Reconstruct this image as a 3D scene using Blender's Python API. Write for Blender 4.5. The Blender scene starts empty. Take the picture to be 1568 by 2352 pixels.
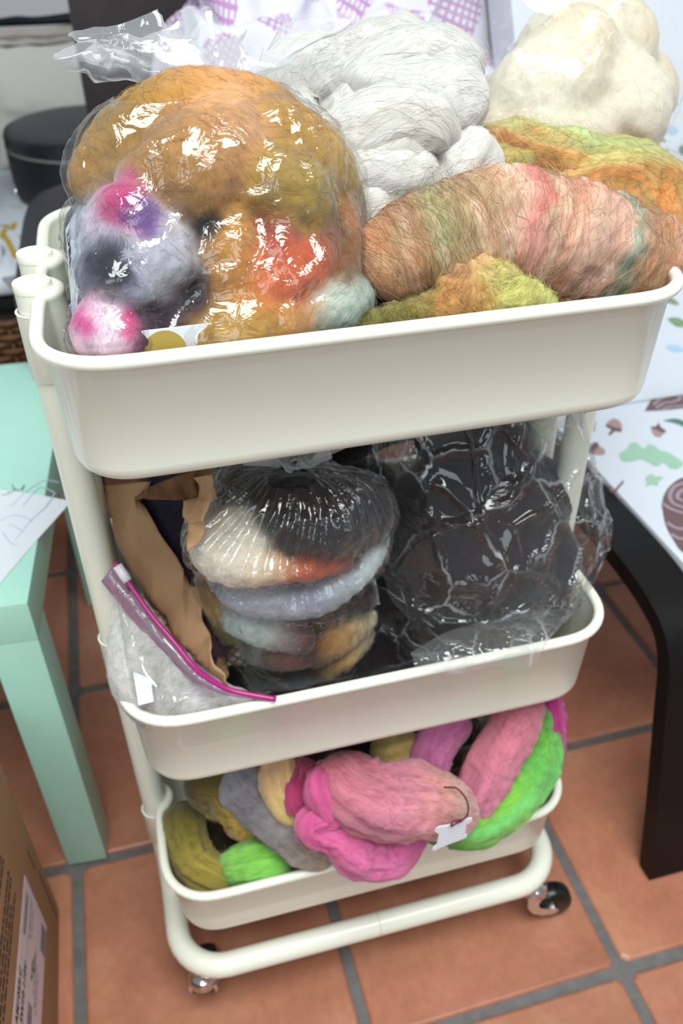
import bpy, math, random
import numpy as np
from mathutils import Vector, Matrix

random.seed(7)
RNG = np.random.default_rng(7)
SC = bpy.context.scene
COL = SC.collection

# ---------------------------------------------------------------- camera
F_PX, FW, FH = 1925.5, 1568.0, 2352.0
CAM = np.array([-0.1526, -0.6071, 1.0084])
YAW, PITCH, ROLL = 0.2507, 0.6348, -0.01265


def cam_axes():
    cy, sy, cp, sp = math.cos(YAW), math.sin(YAW), math.cos(PITCH), math.sin(PITCH)
    f = np.array([sy * cp, cy * cp, -sp]); r = np.array([cy, -sy, 0.0]); u = np.cross(r, f)
    cr, sr = math.cos(ROLL), math.sin(ROLL)
    return cr * r + sr * u, -sr * r + cr * u, f


AX_R, AX_U, AX_F = cam_axes()
cam_data = bpy.data.cameras.new('camera')
cam = bpy.data.objects.new('camera', cam_data)
COL.objects.link(cam)
cam.matrix_world = Matrix(((AX_R[0], AX_U[0], -AX_F[0], CAM[0]), (AX_R[1], AX_U[1], -AX_F[1], CAM[1]),
                           (AX_R[2], AX_U[2], -AX_F[2], CAM[2]), (0, 0, 0, 1)))
cam_data.sensor_fit = 'VERTICAL'
cam_data.sensor_height = 22.3
cam_data.lens = 22.3 * F_PX / FH
cam_data.clip_start = 0.02
cam_data.dof.use_dof = True
cam_data.dof.aperture_fstop = 4.5
cam_data.dof.focus_distance = float((np.array([-0.02, -0.11, 0.84]) - CAM) @ AX_F)
SC.camera = cam


def ray(px, py):
    return AX_F + AX_R * ((px - FW / 2) / F_PX) - AX_U * ((py - FH / 2) / F_PX)


def at_y(px, py, y):
    d = ray(px, py); return CAM + d * ((y - CAM[1]) / d[1])


def at_z(px, py, z):
    d = ray(px, py); return CAM + d * ((z - CAM[2]) / d[2])


def at_x(px, py, x):
    d = ray(px, py); return CAM + d * ((x - CAM[0]) / d[0])


def m_per_px(p):
    return float((np.asarray(p) - CAM) @ AX_F) / F_PX


# ---------------------------------------------------------------- sky, lamps, exposure
world = bpy.data.worlds.new('sky'); SC.world = world
world.use_nodes = True
wn = world.node_tree.nodes; wl = world.node_tree.links
bg = wn['Background']
bg.inputs[0].default_value = (0.80, 0.93, 1.0, 1)
bg.inputs[1].default_value = 0.25


def area_light(name, loc, target, sx, sy, power, color):
    ld = bpy.data.lights.new(name, 'AREA'); ld.shape = 'RECTANGLE'; ld.size = sx; ld.size_y = sy
    ld.energy = power; ld.color = color
    o = bpy.data.objects.new(name, ld); COL.objects.link(o)
    o.location = loc
    o.rotation_euler = (Vector(target) - Vector(loc)).to_track_quat('-Z', 'Y').to_euler()
    return o


area_light('skylight', (0.05, -0.85, 2.55), (0.05, -0.1, 0.4), 1.4, 1.2, 51, (0.95, 1.0, 0.99))
area_light('window_daylight', (-0.95, -2.3, 1.75), (0.0, 0.0, 0.45), 1.7, 1.4, 17, (0.86, 0.97, 1.0))
SC.view_settings.view_transform = 'Standard'
SC.view_settings.look = 'None'
SC.view_settings.gamma = 1.0
SC.view_settings.use_curve_mapping = False
SC.view_settings.exposure = 0.31
SC.cycles.use_denoising = True
SC.cycles.max_bounces = 10
SC.cycles.transparent_max_bounces = 24


# ---------------------------------------------------------------- helpers
def lin(h):
    h = h.lstrip('#'); c = [int(h[i:i + 2], 16) / 255 for i in (0, 2, 4)]
    return tuple(x / 12.92 if x <= .04045 else ((x + .055) / 1.055) ** 2.4 for x in c)


def new_mat(name):
    m = bpy.data.materials.new(name); m.use_nodes = True
    nt = m.node_tree; b = nt.nodes['Principled BSDF']
    return m, nt, b


def nd(nt, typ, **kw):
    n = nt.nodes.new(typ)
    for k, v in kw.items():
        if k.startswith('_'): setattr(n, k[1:], v)
        else: n.inputs[k].default_value = v
    return n


def ramp(nt, stops):
    n = nt.nodes.new('ShaderNodeValToRGB'); e = n.color_ramp.elements
    while len(e) < len(stops): e.new(0.5)
    for el, (p, c) in zip(e, stops):
        el.position = p; el.color = (*c, 1)
    return n


def plain(name, hexc, rough=0.5, spec=0.5, metal=0.0, noise=0.0, nscale=30.0, bump=0.0, bscale=200.0, coat=0.0, sheen=0.0):
    m, nt, b = new_mat(name)
    c = lin(hexc)
    b.inputs['Roughness'].default_value = rough; b.inputs['Metallic'].default_value = metal
    b.inputs['Specular IOR Level'].default_value = spec; b.inputs['Coat Weight'].default_value = coat
    b.inputs['Sheen Weight'].default_value = sheen
    tc = nd(nt, 'ShaderNodeTexCoord')
    nz = nd(nt, 'ShaderNodeTexNoise', Scale=nscale, Detail=4.0)
    nt.links.new(tc.outputs['Object'], nz.inputs['Vector'])
    k = max(noise, 0.004)
    r = ramp(nt, [(0.3, tuple(x * (1 - k) for x in c)), (0.7, tuple(min(1, x * (1 + k)) for x in c))])
    nt.links.new(nz.outputs['Fac'], r.inputs['Fac']); nt.links.new(r.outputs['Color'], b.inputs['Base Color'])
    if bump:
        n2 = nd(nt, 'ShaderNodeTexNoise', Scale=bscale, Detail=3.0)
        nt.links.new(tc.outputs['Object'], n2.inputs['Vector'])
        bp = nd(nt, 'ShaderNodeBump', Strength=bump, Distance=0.002)
        nt.links.new(n2.outputs['Fac'], bp.inputs['Height']); nt.links.new(bp.outputs['Normal'], b.inputs['Normal'])
    return m


def empty(name, loc=(0, 0, 0)):
    o = bpy.data.objects.new(name, None); o.empty_display_size = 0.02
    COL.objects.link(o); o.location = loc
    return o


def tag(o, label=None, cat=None, group=None, kind=None):
    if label: o['label'] = label
    if cat: o['category'] = cat
    if group: o['group'] = group
    if kind: o['kind'] = kind
    return o


def mesh(name, verts, faces, mat, parent=None, smooth=True, cols=None, uvs=None, auto=None):
    me = bpy.data.meshes.new(name)
    verts = np.asarray(verts, dtype=float)
    off = np.zeros(3)
    if parent is not None:
        off = np.array(world_loc(parent))
    me.from_pydata((verts - off).tolist(), [], faces if isinstance(faces, list) else faces.tolist())
    me.materials.append(mat)
    if smooth:
        me.polygons.foreach_set('use_smooth', [True] * len(me.polygons))
        if auto is not None:
            me.set_sharp_from_angle(angle=math.radians(auto))
    if cols is not None:
        a = me.color_attributes.new('Col', 'FLOAT_COLOR', 'POINT')
        a.data.foreach_set('color', np.c_[cols, np.ones(len(cols))].astype(np.float32).ravel())
    if uvs is not None:
        ul = me.uv_layers.new(name='UVMap')
        li = np.empty(len(me.loops), dtype=np.int32); me.loops.foreach_get('vertex_index', li)
        ul.data.foreach_set('uv', np.asarray(uvs, dtype=np.float32)[li].ravel())
    me.update()
    o = bpy.data.objects.new(name, me); COL.objects.link(o)
    if parent is not None: o.parent = parent
    return o


def world_loc(o):
    p = Vector(o.location)
    while o.parent is not None:
        o = o.parent; p = p + Vector(o.location)
    return p


def box_vf(x0, x1, y0, y1, z0, z1, b=0.0):
    if b <= 0:
        v = [(x, y, z) for z in (z0, z1) for y in (y0, y1) for x in (x0, x1)]
        f = [[0, 2, 3, 1], [4, 5, 7, 6], [0, 1, 5, 4], [2, 6, 7, 3], [0, 4, 6, 2], [1, 3, 7, 5]]
        return v, f
    import bmesh
    bm = bmesh.new(); bmesh.ops.create_cube(bm, size=1)
    for q in bm.verts:
        q.co = ((x0 + x1) / 2 + q.co.x * (x1 - x0), (y0 + y1) / 2 + q.co.y * (y1 - y0), (z0 + z1) / 2 + q.co.z * (z1 - z0))
    bmesh.ops.bevel(bm, geom=list(bm.edges), offset=b, segments=2, profile=0.7, affect='EDGES')
    bm.verts.index_update()
    v = [tuple(q.co) for q in bm.verts]; f = [[q.index for q in fc.verts] for fc in bm.faces]
    bm.free()
    return v, f


def box(name, x0, x1, y0, y1, z0, z1, mat, parent=None, b=0.0):
    v, f = box_vf(x0, x1, y0, y1, z0, z1, b)
    return mesh(name, v, f, mat, parent, smooth=b > 0, auto=50 if b > 0 else None)


def grid_faces(n, m, wrap=False):
    i, j = np.meshgrid(np.arange(n - 1), np.arange(m if wrap else m - 1), indexing='ij')
    j2 = (j + 1) % m
    return np.stack([i * m + j, i * m + j2, (i + 1) * m + j2, (i + 1) * m + j], -1).reshape(-1, 4)


# -- vectorised value noise
_T = RNG.random(4096)


def vnoise(p):
    p = np.asarray(p, dtype=float); i = np.floor(p).astype(np.int64); f = p - i; f = f * f * (3 - 2 * f)
    def h(a, b, c):
        k = (a * 73856093) ^ (b * 19349663) ^ (c * 83492791)
        k = (k ^ (k >> 13)) * 1274126177
        return _T[(k ^ (k >> 16)) & 4095]
    x, y, z = i[..., 0], i[..., 1], i[..., 2]; fx, fy, fz = f[..., 0], f[..., 1], f[..., 2]
    l = lambda a, b, t: a + (b - a) * t
    return 2 * l(l(l(h(x, y, z), h(x + 1, y, z), fx), l(h(x, y + 1, z), h(x + 1, y + 1, z), fx), fy),
                 l(l(h(x, y, z + 1), h(x + 1, y, z + 1), fx), l(h(x, y + 1, z + 1), h(x + 1, y + 1, z + 1), fx), fy), fz) - 1


def fbm(p, o=3):
    s, a = 0, 1.0
    for k in range(o):
        s = s + a * vnoise(np.asarray(p) * 2 ** k + 17.3 * k); a *= 0.5
    return s


def catmull(P, n):
    P = np.asarray(P, dtype=float)
    if len(P) == 2: return P[0] + (P[1] - P[0]) * np.linspace(0, 1, n)[:, None]
    Q = np.vstack([2 * P[0] - P[1], P, 2 * P[-1] - P[-2]])
    L = np.r_[0, np.cumsum(np.linalg.norm(np.diff(P[:, :3], axis=0), axis=1))]
    s = np.linspace(0, L[-1], n); k = np.clip(np.searchsorted(L, s, side='right') - 1, 0, len(P) - 2)
    t = ((s - L[k]) / np.maximum(L[k + 1] - L[k], 1e-9))[:, None]
    a, b, c, d = Q[k], Q[k + 1], Q[k + 2], Q[k + 3]
    return 0.5 * (2 * b + (c - a) * t + (2 * a - 5 * b + 4 * c - d) * t ** 2 + (3 * b - a - 3 * c + d) * t ** 3)


def frames(C):
    T = np.gradient(C, axis=0); T /= np.linalg.norm(T, axis=1)[:, None] + 1e-12
    N = np.zeros_like(C); ref = np.array([0, 0, 1.0]) if abs(T[0, 2]) < .9 else np.array([0, 1.0, 0])
    n = np.cross(np.cross(T[0], ref), T[0]); n /= np.linalg.norm(n)
    for i in range(len(C)):
        n = n - T[i] * (n @ T[i]); n /= np.linalg.norm(n) + 1e-12; N[i] = n
    return T, N, np.cross(T, N)


def sweep(P, R, seg=16, n=None, caps=True):
    """plain round tube along points -> verts, faces"""
    P = np.asarray(P, dtype=float)
    C = catmull(P, n) if n else P
    T, N, B = frames(C)
    R = np.broadcast_to(R, (len(C),))
    a = np.linspace(0, 2 * np.pi, seg, endpoint=False)
    V = C[:, None] + R[:, None, None] * (np.cos(a)[None, :, None] * N[:, None] + np.sin(a)[None, :, None] * B[:, None])
    V = V.reshape(-1, 3); Fc = grid_faces(len(C), seg, True).tolist()
    if caps:
        Fc.append(list(range(seg))[::-1]); Fc.append([(len(C) - 1) * seg + k for k in range(seg)])
    return V, Fc


def lathe(prof, seg=24, origin=(0, 0, 0), axis='z'):
    prof = np.asarray(prof, dtype=float); a = np.linspace(0, 2 * np.pi, seg, endpoint=False)
    r, z = prof[:, 0][:, None], prof[:, 1][:, None]
    V = np.stack([r * np.cos(a), r * np.sin(a), np.broadcast_to(z, (len(prof), seg))], -1).reshape(-1, 3)
    if axis == 'y': V = V[:, [0, 2, 1]] * np.array([1, 1, -1])
    if axis == 'x': V = V[:, [2, 1, 0]]
    Fc = grid_faces(len(prof), seg, True).tolist()
    Fc.append(list(range(seg))[::-1]); Fc.append([(len(prof) - 1) * seg + k for k in range(seg)])
    return V + np.array(origin), Fc


def join(parts):
    V, Fc, k = [], [], 0
    for v, f in parts:
        V.append(np.asarray(v)); Fc += [[q + k for q in g] for g in f]; k += len(v)
    return np.vstack(V), Fc


# ---------------------------------------------------------------- materials
CREAM = plain('cream_enamel', '#ECEBDB', rough=0.28, spec=0.5, coat=0.15)
MINT = plain('mint_lacquer', '#B2E2D0', rough=0.35, noise=0.01)
BLACKWOOD = plain('black_stained_wood', '#120E0E', rough=0.5, spec=.22, noise=0.15, nscale=12)
CHROME = plain('chrome', '#D8D8D8', rough=0.12, metal=1.0)
RUBBER = plain('black_rubber', '#0C0B0B', rough=0.3)
LEATHER = plain('dark_brown_leather', '#2B2223', rough=0.5, noise=0.2, nscale=25, bump=0.25, bscale=350)
LEATHER2 = LEATHER
BLACKCLOTH = plain('black_nylon', '#0F1013', rough=0.55, bump=0.15, bscale=900)
CANVAS = plain('white_canvas', '#D6D3CC', rough=0.9, bump=0.3, bscale=900)
NAVY = plain('navy_zip_tape', '#15151F', rough=0.7)
PAPER = plain('white_paper', '#E2E4EA', rough=0.7)
WALL = plain('pale_wall_paint', '#D4D8DC', rough=0.8)
GROUT = plain('grey_grout', '#6E6A69', rough=0.9, noise=0.15, nscale=60, bump=0.5, bscale=300)
CARD = plain('corrugated_cardboard', '#A47A58', rough=0.85, noise=0.06, nscale=20)
INK = plain('dark_ink', '#2A2226', rough=0.7)
GREYINK = plain('grey_ink', '#7C7280', rough=0.7)
LABELW = plain('label_paper', '#DCCBD0', rough=0.6)
PENCIL = plain('faint_pencil', '#C3C6DA', rough=0.8)
KRAFT = plain('kraft_paper', '#A9835F', rough=0.75, noise=0.08, nscale=18, bump=0.2, bscale=160)


def tile_mat():
    m, nt, b = new_mat('terracotta')
    tc = nd(nt, 'ShaderNodeTexCoord'); oi = nd(nt, 'ShaderNodeObjectInfo')
    ad = nd(nt, 'ShaderNodeVectorMath', _operation='MULTIPLY_ADD'); ad.inputs[1].default_value = (1, 1, 1)
    cmb = nd(nt, 'ShaderNodeCombineXYZ')
    mu = nd(nt, 'ShaderNodeMath', _operation='MULTIPLY'); mu.inputs[1].default_value = 37.0
    nt.links.new(oi.outputs['Random'], mu.inputs[0]); nt.links.new(mu.outputs[0], cmb.inputs[0]); nt.links.new(mu.outputs[0], cmb.inputs[2])
    nt.links.new(tc.outputs['Object'], ad.inputs[0]); nt.links.new(cmb.outputs[0], ad.inputs[2])
    n1 = nd(nt, 'ShaderNodeTexNoise', Scale=9.0, Detail=5.0, Roughness=0.6)
    n2 = nd(nt, 'ShaderNodeTexNoise', Scale=90.0, Detail=4.0, Roughness=0.7)
    for n in (n1, n2): nt.links.new(ad.outputs[0], n.inputs['Vector'])
    r1 = ramp(nt, [(0.28, lin('#A5674F')), (0.5, lin('#B5765B')), (0.72, lin('#C2886A'))])
    nt.links.new(n1.outputs['Fac'], r1.inputs['Fac'])
    mx = nd(nt, 'ShaderNodeMix', _data_type='RGBA', _blend_type='OVERLAY'); mx.inputs[0].default_value = 0.22
    nt.links.new(r1.outputs['Color'], mx.inputs[6]); nt.links.new(n2.outputs['Fac'], mx.inputs[7])
    hs = nd(nt, 'ShaderNodeHueSaturation')
    mr = nd(nt, 'ShaderNodeMapRange'); mr.inputs[3].default_value = 0.9; mr.inputs[4].default_value = 1.08
    nt.links.new(oi.outputs['Random'], mr.inputs[0]); nt.links.new(mr.outputs[0], hs.inputs['Value'])
    nt.links.new(mx.outputs[2], hs.inputs['Color']); nt.links.new(hs.outputs[0], b.inputs['Base Color'])
    b.inputs['Roughness'].default_value = 0.42
    bp = nd(nt, 'ShaderNodeBump', Strength=0.25, Distance=0.002)
    nt.links.new(n1.outputs['Fac'], bp.inputs['Height']); nt.links.new(bp.outputs['Normal'], b.inputs['Normal'])
    return m


TILE = tile_mat()

# ---------------------------------------------------------------- floor and wall
FX0, FX1, FY0, FY1 = -1.9, 2.0, -0.95, 2.6
floor = box('floor', FX0, FX1, FY0, FY1, -0.05, -0.004, GROUT)
tag(floor, kind='structure')
TS, TA = 0.305, 0.0063
TX, TY = 0.2728, -0.2342
gap = 0.0065


def tile_mesh():
    h = TS / 2 - gap
    rings = [(h, -0.012), (h, -0.0035), (h - 0.0015, -0.0012), (h - 0.004, 0.0)]
    V, Fc = [], []
    cr = 0.006
    for d, z in rings:
        for sx, sy in ((1, 1), (-1, 1), (-1, -1), (1, -1)):
            V += [(sx * d - (sx * cr if (sx * sy > 0) else 0), sy * d - (0 if sx * sy > 0 else sy * cr), z),
                  (sx * d - (0 if sx * sy > 0 else sx * cr), sy * d - (sy * cr if sx * sy > 0 else 0), z)]
    # order each ring by angle
    out = []
    for k in range(4):
        ring = V[k * 8:(k + 1) * 8]; ring.sort(key=lambda q: math.atan2(q[1], q[0])); out += ring
    Fc = grid_faces(4, 8, True).tolist(); Fc.append([24 + k for k in range(8)])
    me = bpy.data.meshes.new('tile'); me.from_pydata(out, [], Fc); me.materials.append(TILE); me.update()
    return me


tile_me = tile_mesh()
ca, sa = math.cos(TA), math.sin(TA)
for j in range(-2, 9):
    for i in range(-7, 5):
        cx, cy = (i + .5) * TS, (j + .5) * TS
        x, y = TX + ca * cx - sa * cy, TY + sa * cx + ca * cy
        if not (FX0 + .1 < x < FX1 - .1 and FY0 + .1 < y < FY1 - .1): continue
        t = bpy.data.objects.new('tile', tile_me); COL.objects.link(t); t.parent = floor
        t.location = (x + random.uniform(-.001, .001), y + random.uniform(-.001, .001), random.uniform(-.0006, .0006))
        t.rotation_euler = (random.uniform(-.002, .002), random.uniform(-.002, .002), TA + random.uniform(-.004, .004) + random.choice((0, 1, 2, 3)) * math.pi / 2)
wb = box('wall_back', FX0, FX1, FY1, FY1 + .1, -0.05, 2.4, WALL); tag(wb, kind='structure')
wl_ = box('wall_left', FX0 - .1, FX0, FY0, FY1, -0.05, 2.4, WALL); tag(wl_, kind='structure')
wr_ = box('wall_right', FX1, FX1 + .1, FY0, FY1, -0.05, 2.4, WALL); tag(wr_, kind='structure')

# ---------------------------------------------------------------- the cart
A, Bd, CR = 0.2129, 0.1552, 0.046
PX, PY, PR = 0.2164, 0.030, 0.0127
cart = empty('utility_cart', (0, 0, 0))
tag(cart, 'cream metal three tier utility cart on black castors, heaped with wool', 'cart')


def arc(cx, cy, r, a0, a1, n):
    return [(cx + r * math.cos(math.radians(a0 + (a1 - a0) * k / n)), cy + r * math.sin(math.radians(a0 + (a1 - a0) * k / n))) for k in range(n + 1)]


def outline():
    """plan of a tray: rounded rectangle dented inward round the two posts at each end (counter-clockwise)"""
    rn = PR + 0.0042
    right = []
    pts = []
    # right end going up (+y)
    x = A
    pts += arc(A - CR, -Bd + CR, CR, -90, 0, 10)
    for py in (-PY, PY):
        pts.append((x, py - rn - 0.006))
        pts += [(x - 0.0015, py - rn - 0.001)] + arc(PX, py, rn, 255, 105, 10) + [(x - 0.0015, py + rn + 0.001)]
        pts.append((x, py + rn + 0.006))
    pts += arc(A - CR, Bd - CR, CR, 0, 90, 10)
    pts += [(0.08, Bd), (-0.08, Bd)]
    pts += arc(-A + CR, Bd - CR, CR, 90, 180, 10)
    for py in (PY, -PY):
        pts.append((-x, py + rn + 0.006))
        pts += [(-x + 0.0015, py + rn + 0.001)] + arc(-PX, py, rn, 75, -75, 10) + [(-x + 0.0015, py - rn - 0.001)]
        pts.append((-x, py - rn - 0.006))
    pts += arc(-A + CR, -Bd + CR, CR, 180, 270, 10)
    pts += [(-0.08, -Bd), (0.08, -Bd)]
    P = np.array(pts)
    # resample evenly enough and smooth the dent lips
    d = np.r_[True, np.linalg.norm(np.diff(P, axis=0), axis=1) > 1e-4]; P = P[d]
    Q = []
    for a, b in zip(P, np.roll(P, -1, axis=0)):
        n = max(1, int(np.linalg.norm(b - a) / 0.006)) if np.linalg.norm(b - a) < 0.05 else 8
        for k in range(n): Q.append(a + (b - a) * k / n)
    Q = np.array(Q)
    for _ in range(3):
        Q = 0.25 * np.roll(Q, 1, 0) + 0.5 * Q + 0.25 * np.roll(Q, -1, 0)
    T = np.roll(Q, -1, 0) - np.roll(Q, 1, 0); T /= np.linalg.norm(T, axis=1)[:, None]
    return Q, np.stack([T[:, 1], -T[:, 0]], -1)


OUT, ONRM = outline()


def make_tray(name, ztop, h):
    br = 0.0046
    prof = [(-0.03, -h + .0012), (-0.02, -h + .0012)]
    prof += [(-0.0185 + 0.0105 * math.sin(a), -h + .0125 - 0.0113 * math.cos(a)) for a in np.linspace(0, math.pi / 2, 6)]
    prof += [(-0.0042, -0.012)]
    prof += [(br * math.cos(a), -br + br * math.sin(a)) for a in np.radians(np.linspace(200, -75, 14))]
    prof += [(-0.0026, -0.0115)]
    prof += [(-0.0178 + 0.0116 * math.sin(a), -h + .0125 - 0.0125 * math.cos(a)) for a in np.linspace(math.pi / 2, 0, 6)]
    prof += [(-0.03, -h)]
    V = []
    for o, z in prof:
        # the dents stay upright; only the flat walls taper
        V.append(np.c_[OUT + ONRM * o, np.full(len(OUT), ztop + z)])
    V = np.vstack(V); n = len(OUT)
    Fc = grid_faces(len(prof), n, True)[:, ::-1].tolist()
    # close the ring between the first and last loop
    k = (len(prof) - 1) * n
    Fc += [[j, (j + 1) % n, k + (j + 1) % n, k + j] for j in range(n)]
    t = mesh(name, V, Fc, CREAM, cart, auto=60)
    # wire mesh bottom
    rods = []
    zb = ztop - h + 0.0008
    for s in (-1, 1):
        for q in np.arange(-0.36, 0.36, 0.012):
            # diagonal rods clipped to the inner rectangle
            a0, b0 = A - 0.0185, Bd - 0.0185
            x0 = max(-a0, q - b0 if s > 0 else q - b0); x1 = min(a0, q + b0)
            if x1 - x0 < .01: continue
            y0, y1 = (x0 - q) * s, (x1 - q) * s
            def inside(px_, py_):
                qx, qy = abs(px_) - (a0 - .030), abs(py_) - (b0 - .030)
                return not (qx > 0 and qy > 0 and math.hypot(qx, qy) > .030)
            while x1 - x0 > .02 and not inside(x0, y0): x0 += .002; y0 += .002 * s
            while x1 - x0 > .02 and not inside(x1, y1): x1 -= .002; y1 -= .002 * s
            d = np.array([x1 - x0, y1 - y0]); L = np.linalg.norm(d); nrm = np.array([-d[1], d[0]]) / L * 0.0011
            c = [(x0, y0), (x1, y1)]
            v = [(c[0][0] + nrm[0], c[0][1] + nrm[1], zb), (c[0][0] - nrm[0], c[0][1] - nrm[1], zb), (c[1][0] - nrm[0], c[1][1] - nrm[1], zb), (c[1][0] + nrm[0], c[1][1] + nrm[1], zb)]
            v += [(p[0], p[1], zb + .001) for p in v]
            rods.append((v, [[0, 1, 2, 3], [4, 7, 6, 5], [0, 4, 5, 1], [2, 6, 7, 3], [1, 5, 6, 2], [0, 3, 7, 4]]))
    v, f = join(rods)
    mb = mesh('wire_bottom', v, f, CREAM, t, smooth=False); mb['kind'] = 'stuff'
    # sleeves that grip the posts
    for sx in (-1, 1):
        for py in (-PY, PY):
            rr = PR + .0022
            pr = [(rr - .0016, ztop - .068), (rr, ztop - .066), (rr, ztop - .0185), (rr + .0004, ztop - .017), (rr - .0016, ztop - .0168)]
            v, f = lathe(pr, 24, (sx * PX, py, 0)); f = f[:-2]
            mesh('post_sleeve', v, f, CREAM, t, auto=40)
    if ztop > .7:
        for sx in (-1, 1):
            pr = [(.0001, .0032), (.0022, .0028), (.0036, .0012), (.0038, 0)]
            for py in (-PY, PY):
                v, f = lathe(pr, 12, axis='x')
                v = v * np.array([-sx, 1, 1]) + np.array([sx * (PX - PR - .0058), py, ztop - .055])
                mesh('screw', v, f, CHROME, t)
    return t


Z1, Z2, Z3 = 0.800, 0.4912, 0.2335
H1, H2, H3 = 0.0934, 0.0964, 0.0895
tray_top = make_tray('top_tray', Z1, H1)
tray_mid = make_tray('middle_tray', Z2, H2)
tray_low = make_tray('bottom_tray', Z3, H3)
ZR, YR = 0.0867, 0.152


def frame_tube(s):
    pts = [(-PX, s * PY, Z1 + 0.0005)]
    pts += [(-PX, s * PY, z) for z in np.linspace(.79, ZR + .05, 8)]
    pts += [(-PX, s * (PY + .045 - .045 * math.cos(a)), ZR + .045 - .045 * math.sin(a)) for a in np.linspace(0, math.pi / 2, 8)]
    r = 0.05
    pts += [(-PX + r - r * math.cos(a), s * (YR - r + r * math.sin(a)), ZR) for a in np.linspace(0, math.pi / 2, 9)]
    L = pts + [(-0.1, s * YR, ZR), (-.002, s * YR, ZR)]
    full = L + [(-x, y, z) for x, y, z in L[::-1]]
    P = np.array(full)
    v, f = sweep(P, PR, 20)
    o = mesh('frame_tube', v, f, CREAM, cart, auto=60)
    v, f = sweep([(-.0008, s * YR, ZR), (.0008, s * YR, ZR)], PR + .0003, 20, caps=False)
    mesh('tube_seam', v, f, plain('seam', '#D8D2C2', rough=.4), o)
    for sx in (-1, 1):
        pr = [(PR + .0002, Z1 - .003), (PR + .0003, Z1 + .0020), (PR - .0002, Z1 + .0030), (PR - .0012, Z1 + .0034), (PR - .0016, Z1 + .0030), (PR - .0022, Z1 + .0033), (.003, Z1 + .0033), (.0001, Z1 + .0033)]
        v, f = lathe(pr, 28, (sx * PX, s * PY, 0))
        mesh('post_cap', v, f, CREAM, o, auto=28)
    return o


frame_tube(-1); frame_tube(1)


def caster(x, y, ang):
    """stem under the tube, chrome fork, black wheel trailing in direction ang"""
    R = np.array([[math.cos(ang), -math.sin(ang), 0], [math.sin(ang), math.cos(ang), 0], [0, 0, 1]])
    o = np.array([x, y, 0])
    tr = lambda v: np.asarray(v) @ R.T + o
    v, f = lathe([(.0055, ZR - .004), (.0055, .066), (.013, .064), (.0165, .059), (.0165, .054), (.012, .052), (.003, .052)], 24)
    c = mesh('caster', tr(v), f, CHROME, cart, auto=40)
    # fork arms
    arms = []
    for sy in (-1, 1):
        out = [(-.012, .060), (.008, .060), (.0035, .048), (.0032, .040), (.007, .0335), (.015, .0305), (.024, .0315), (.0295, .027), (.0285, .020), (.022, .0165), (.010, .017), (-.002, .024), (-.010, .038)]
        n = len(out); t = .0016
        V = [(a, sy * .0135 - t, b) for a, b in out] + [(a, sy * .0135 + t, b) for a, b in out]
        Fc = [list(range(n))[::-1], list(range(n, 2 * n))] + [[k, (k + 1) % n, n + (k + 1) % n, n + k] for k in range(n)]
        arms.append((V, Fc))
        vv, ff = lathe([(.0001, .002), (.003, .0018), (.0042, 0)], 12, axis='y')
        vv = vv * np.array([1, -sy, 1]) + np.array([.0238, sy * .0152, .0245]); arms.append((vv, ff))
    v, f = join(arms)
    mesh('fork', tr(v), f, CHROME, c, smooth=True, auto=40)
    v, f = lathe([(.008, -.0115), (.019, -.0112), (.0225, -.0095), (.0245, -.006), (.025, 0), (.0245, .006), (.0225, .0095), (.019, .0112), (.008, .0115)], 32, axis='y')
    mesh('wheel', tr(v + np.array([.0245, 0, .025])), f, RUBBER, c, auto=40)
    return c


caster(.1965, -.143, math.radians(-8))
caster(-.1965, -.143, math.radians(80))
caster(.1965, .143, math.radians(15))
caster(-.1965, .143, math.radians(120))

# ---------------------------------------------------------------- mint side table and the paper on it
tbl = empty('side_table', (-.575, .34, 0))
tag(tbl, 'mint green square side table with thick square legs left of the cart', 'table')
TX0, TX1, TY0, TY1, TZ = -.853, -.301, .064, .616, .45
box('tabletop', TX0, TX1, TY0, TY1, TZ - .05, TZ, MINT, tbl, b=.0012)
for lx in (TX0, TX1 - .05):
    for ly in (TY0 + .0005, TY1 - .0505):
        box('leg', lx + .0005, lx + .0495, ly, ly + .05, 0.001, TZ - .0502, MINT, tbl, b=.001)
_c = Vector((TX1 - tbl.location.x, TY0 - tbl.location.y, 0)); _r = Matrix.Rotation(math.radians(-4), 3, 'Z')
tbl.rotation_euler = (0, 0, math.radians(-4)); tbl.location = Vector((TX1, TY0, 0)) - _r @ _c
pz = TZ + .0012
pc = [at_z(0, 1078, pz), at_z(132, 1080, pz), at_z(159, 1150, pz), at_z(0, 1340, pz)]
e1 = pc[2] - pc[3]; e1 /= np.linalg.norm(e1)             # along the near edge
e2 = np.array([-e1[1], e1[0], 0])
c0 = pc[2] + e1 * .004
g = np.linspace(0, 1, 12)
W_, H_ = .279, .216
U, Vv = np.meshgrid(g, g, indexing='ij')
pap = c0 - U[..., None] * W_ * e1 + Vv[..., None] * H_ * e2
pap[..., 2] += np.where(pap[..., 0] > TX1, -(pap[..., 0] - TX1) * .08, 0)
top = pap.reshape(-1, 3); n = len(top)
Fc = grid_faces(12, 12).tolist()
rim = [k * 12 for k in range(12)] + [132 + k for k in range(1, 12)] + [k * 12 + 11 for k in range(10, -1, -1)] + list(range(10, 0, -1))
V = np.vstack([top, top - np.array([0, 0, .0004])])
Fc2 = Fc + [[a + n for a in q[::-1]] for q in Fc] + [[rim[k], rim[(k + 1) % len(rim)], n + rim[(k + 1) % len(rim)], n + rim[k]] for k in range(len(rim))]
paper = mesh('paper_sheet', V, Fc2, PAPER, None, auto=40)
tag(paper, 'white sheet of paper with faint pencil drawing lying on mint table', 'paper')


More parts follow.
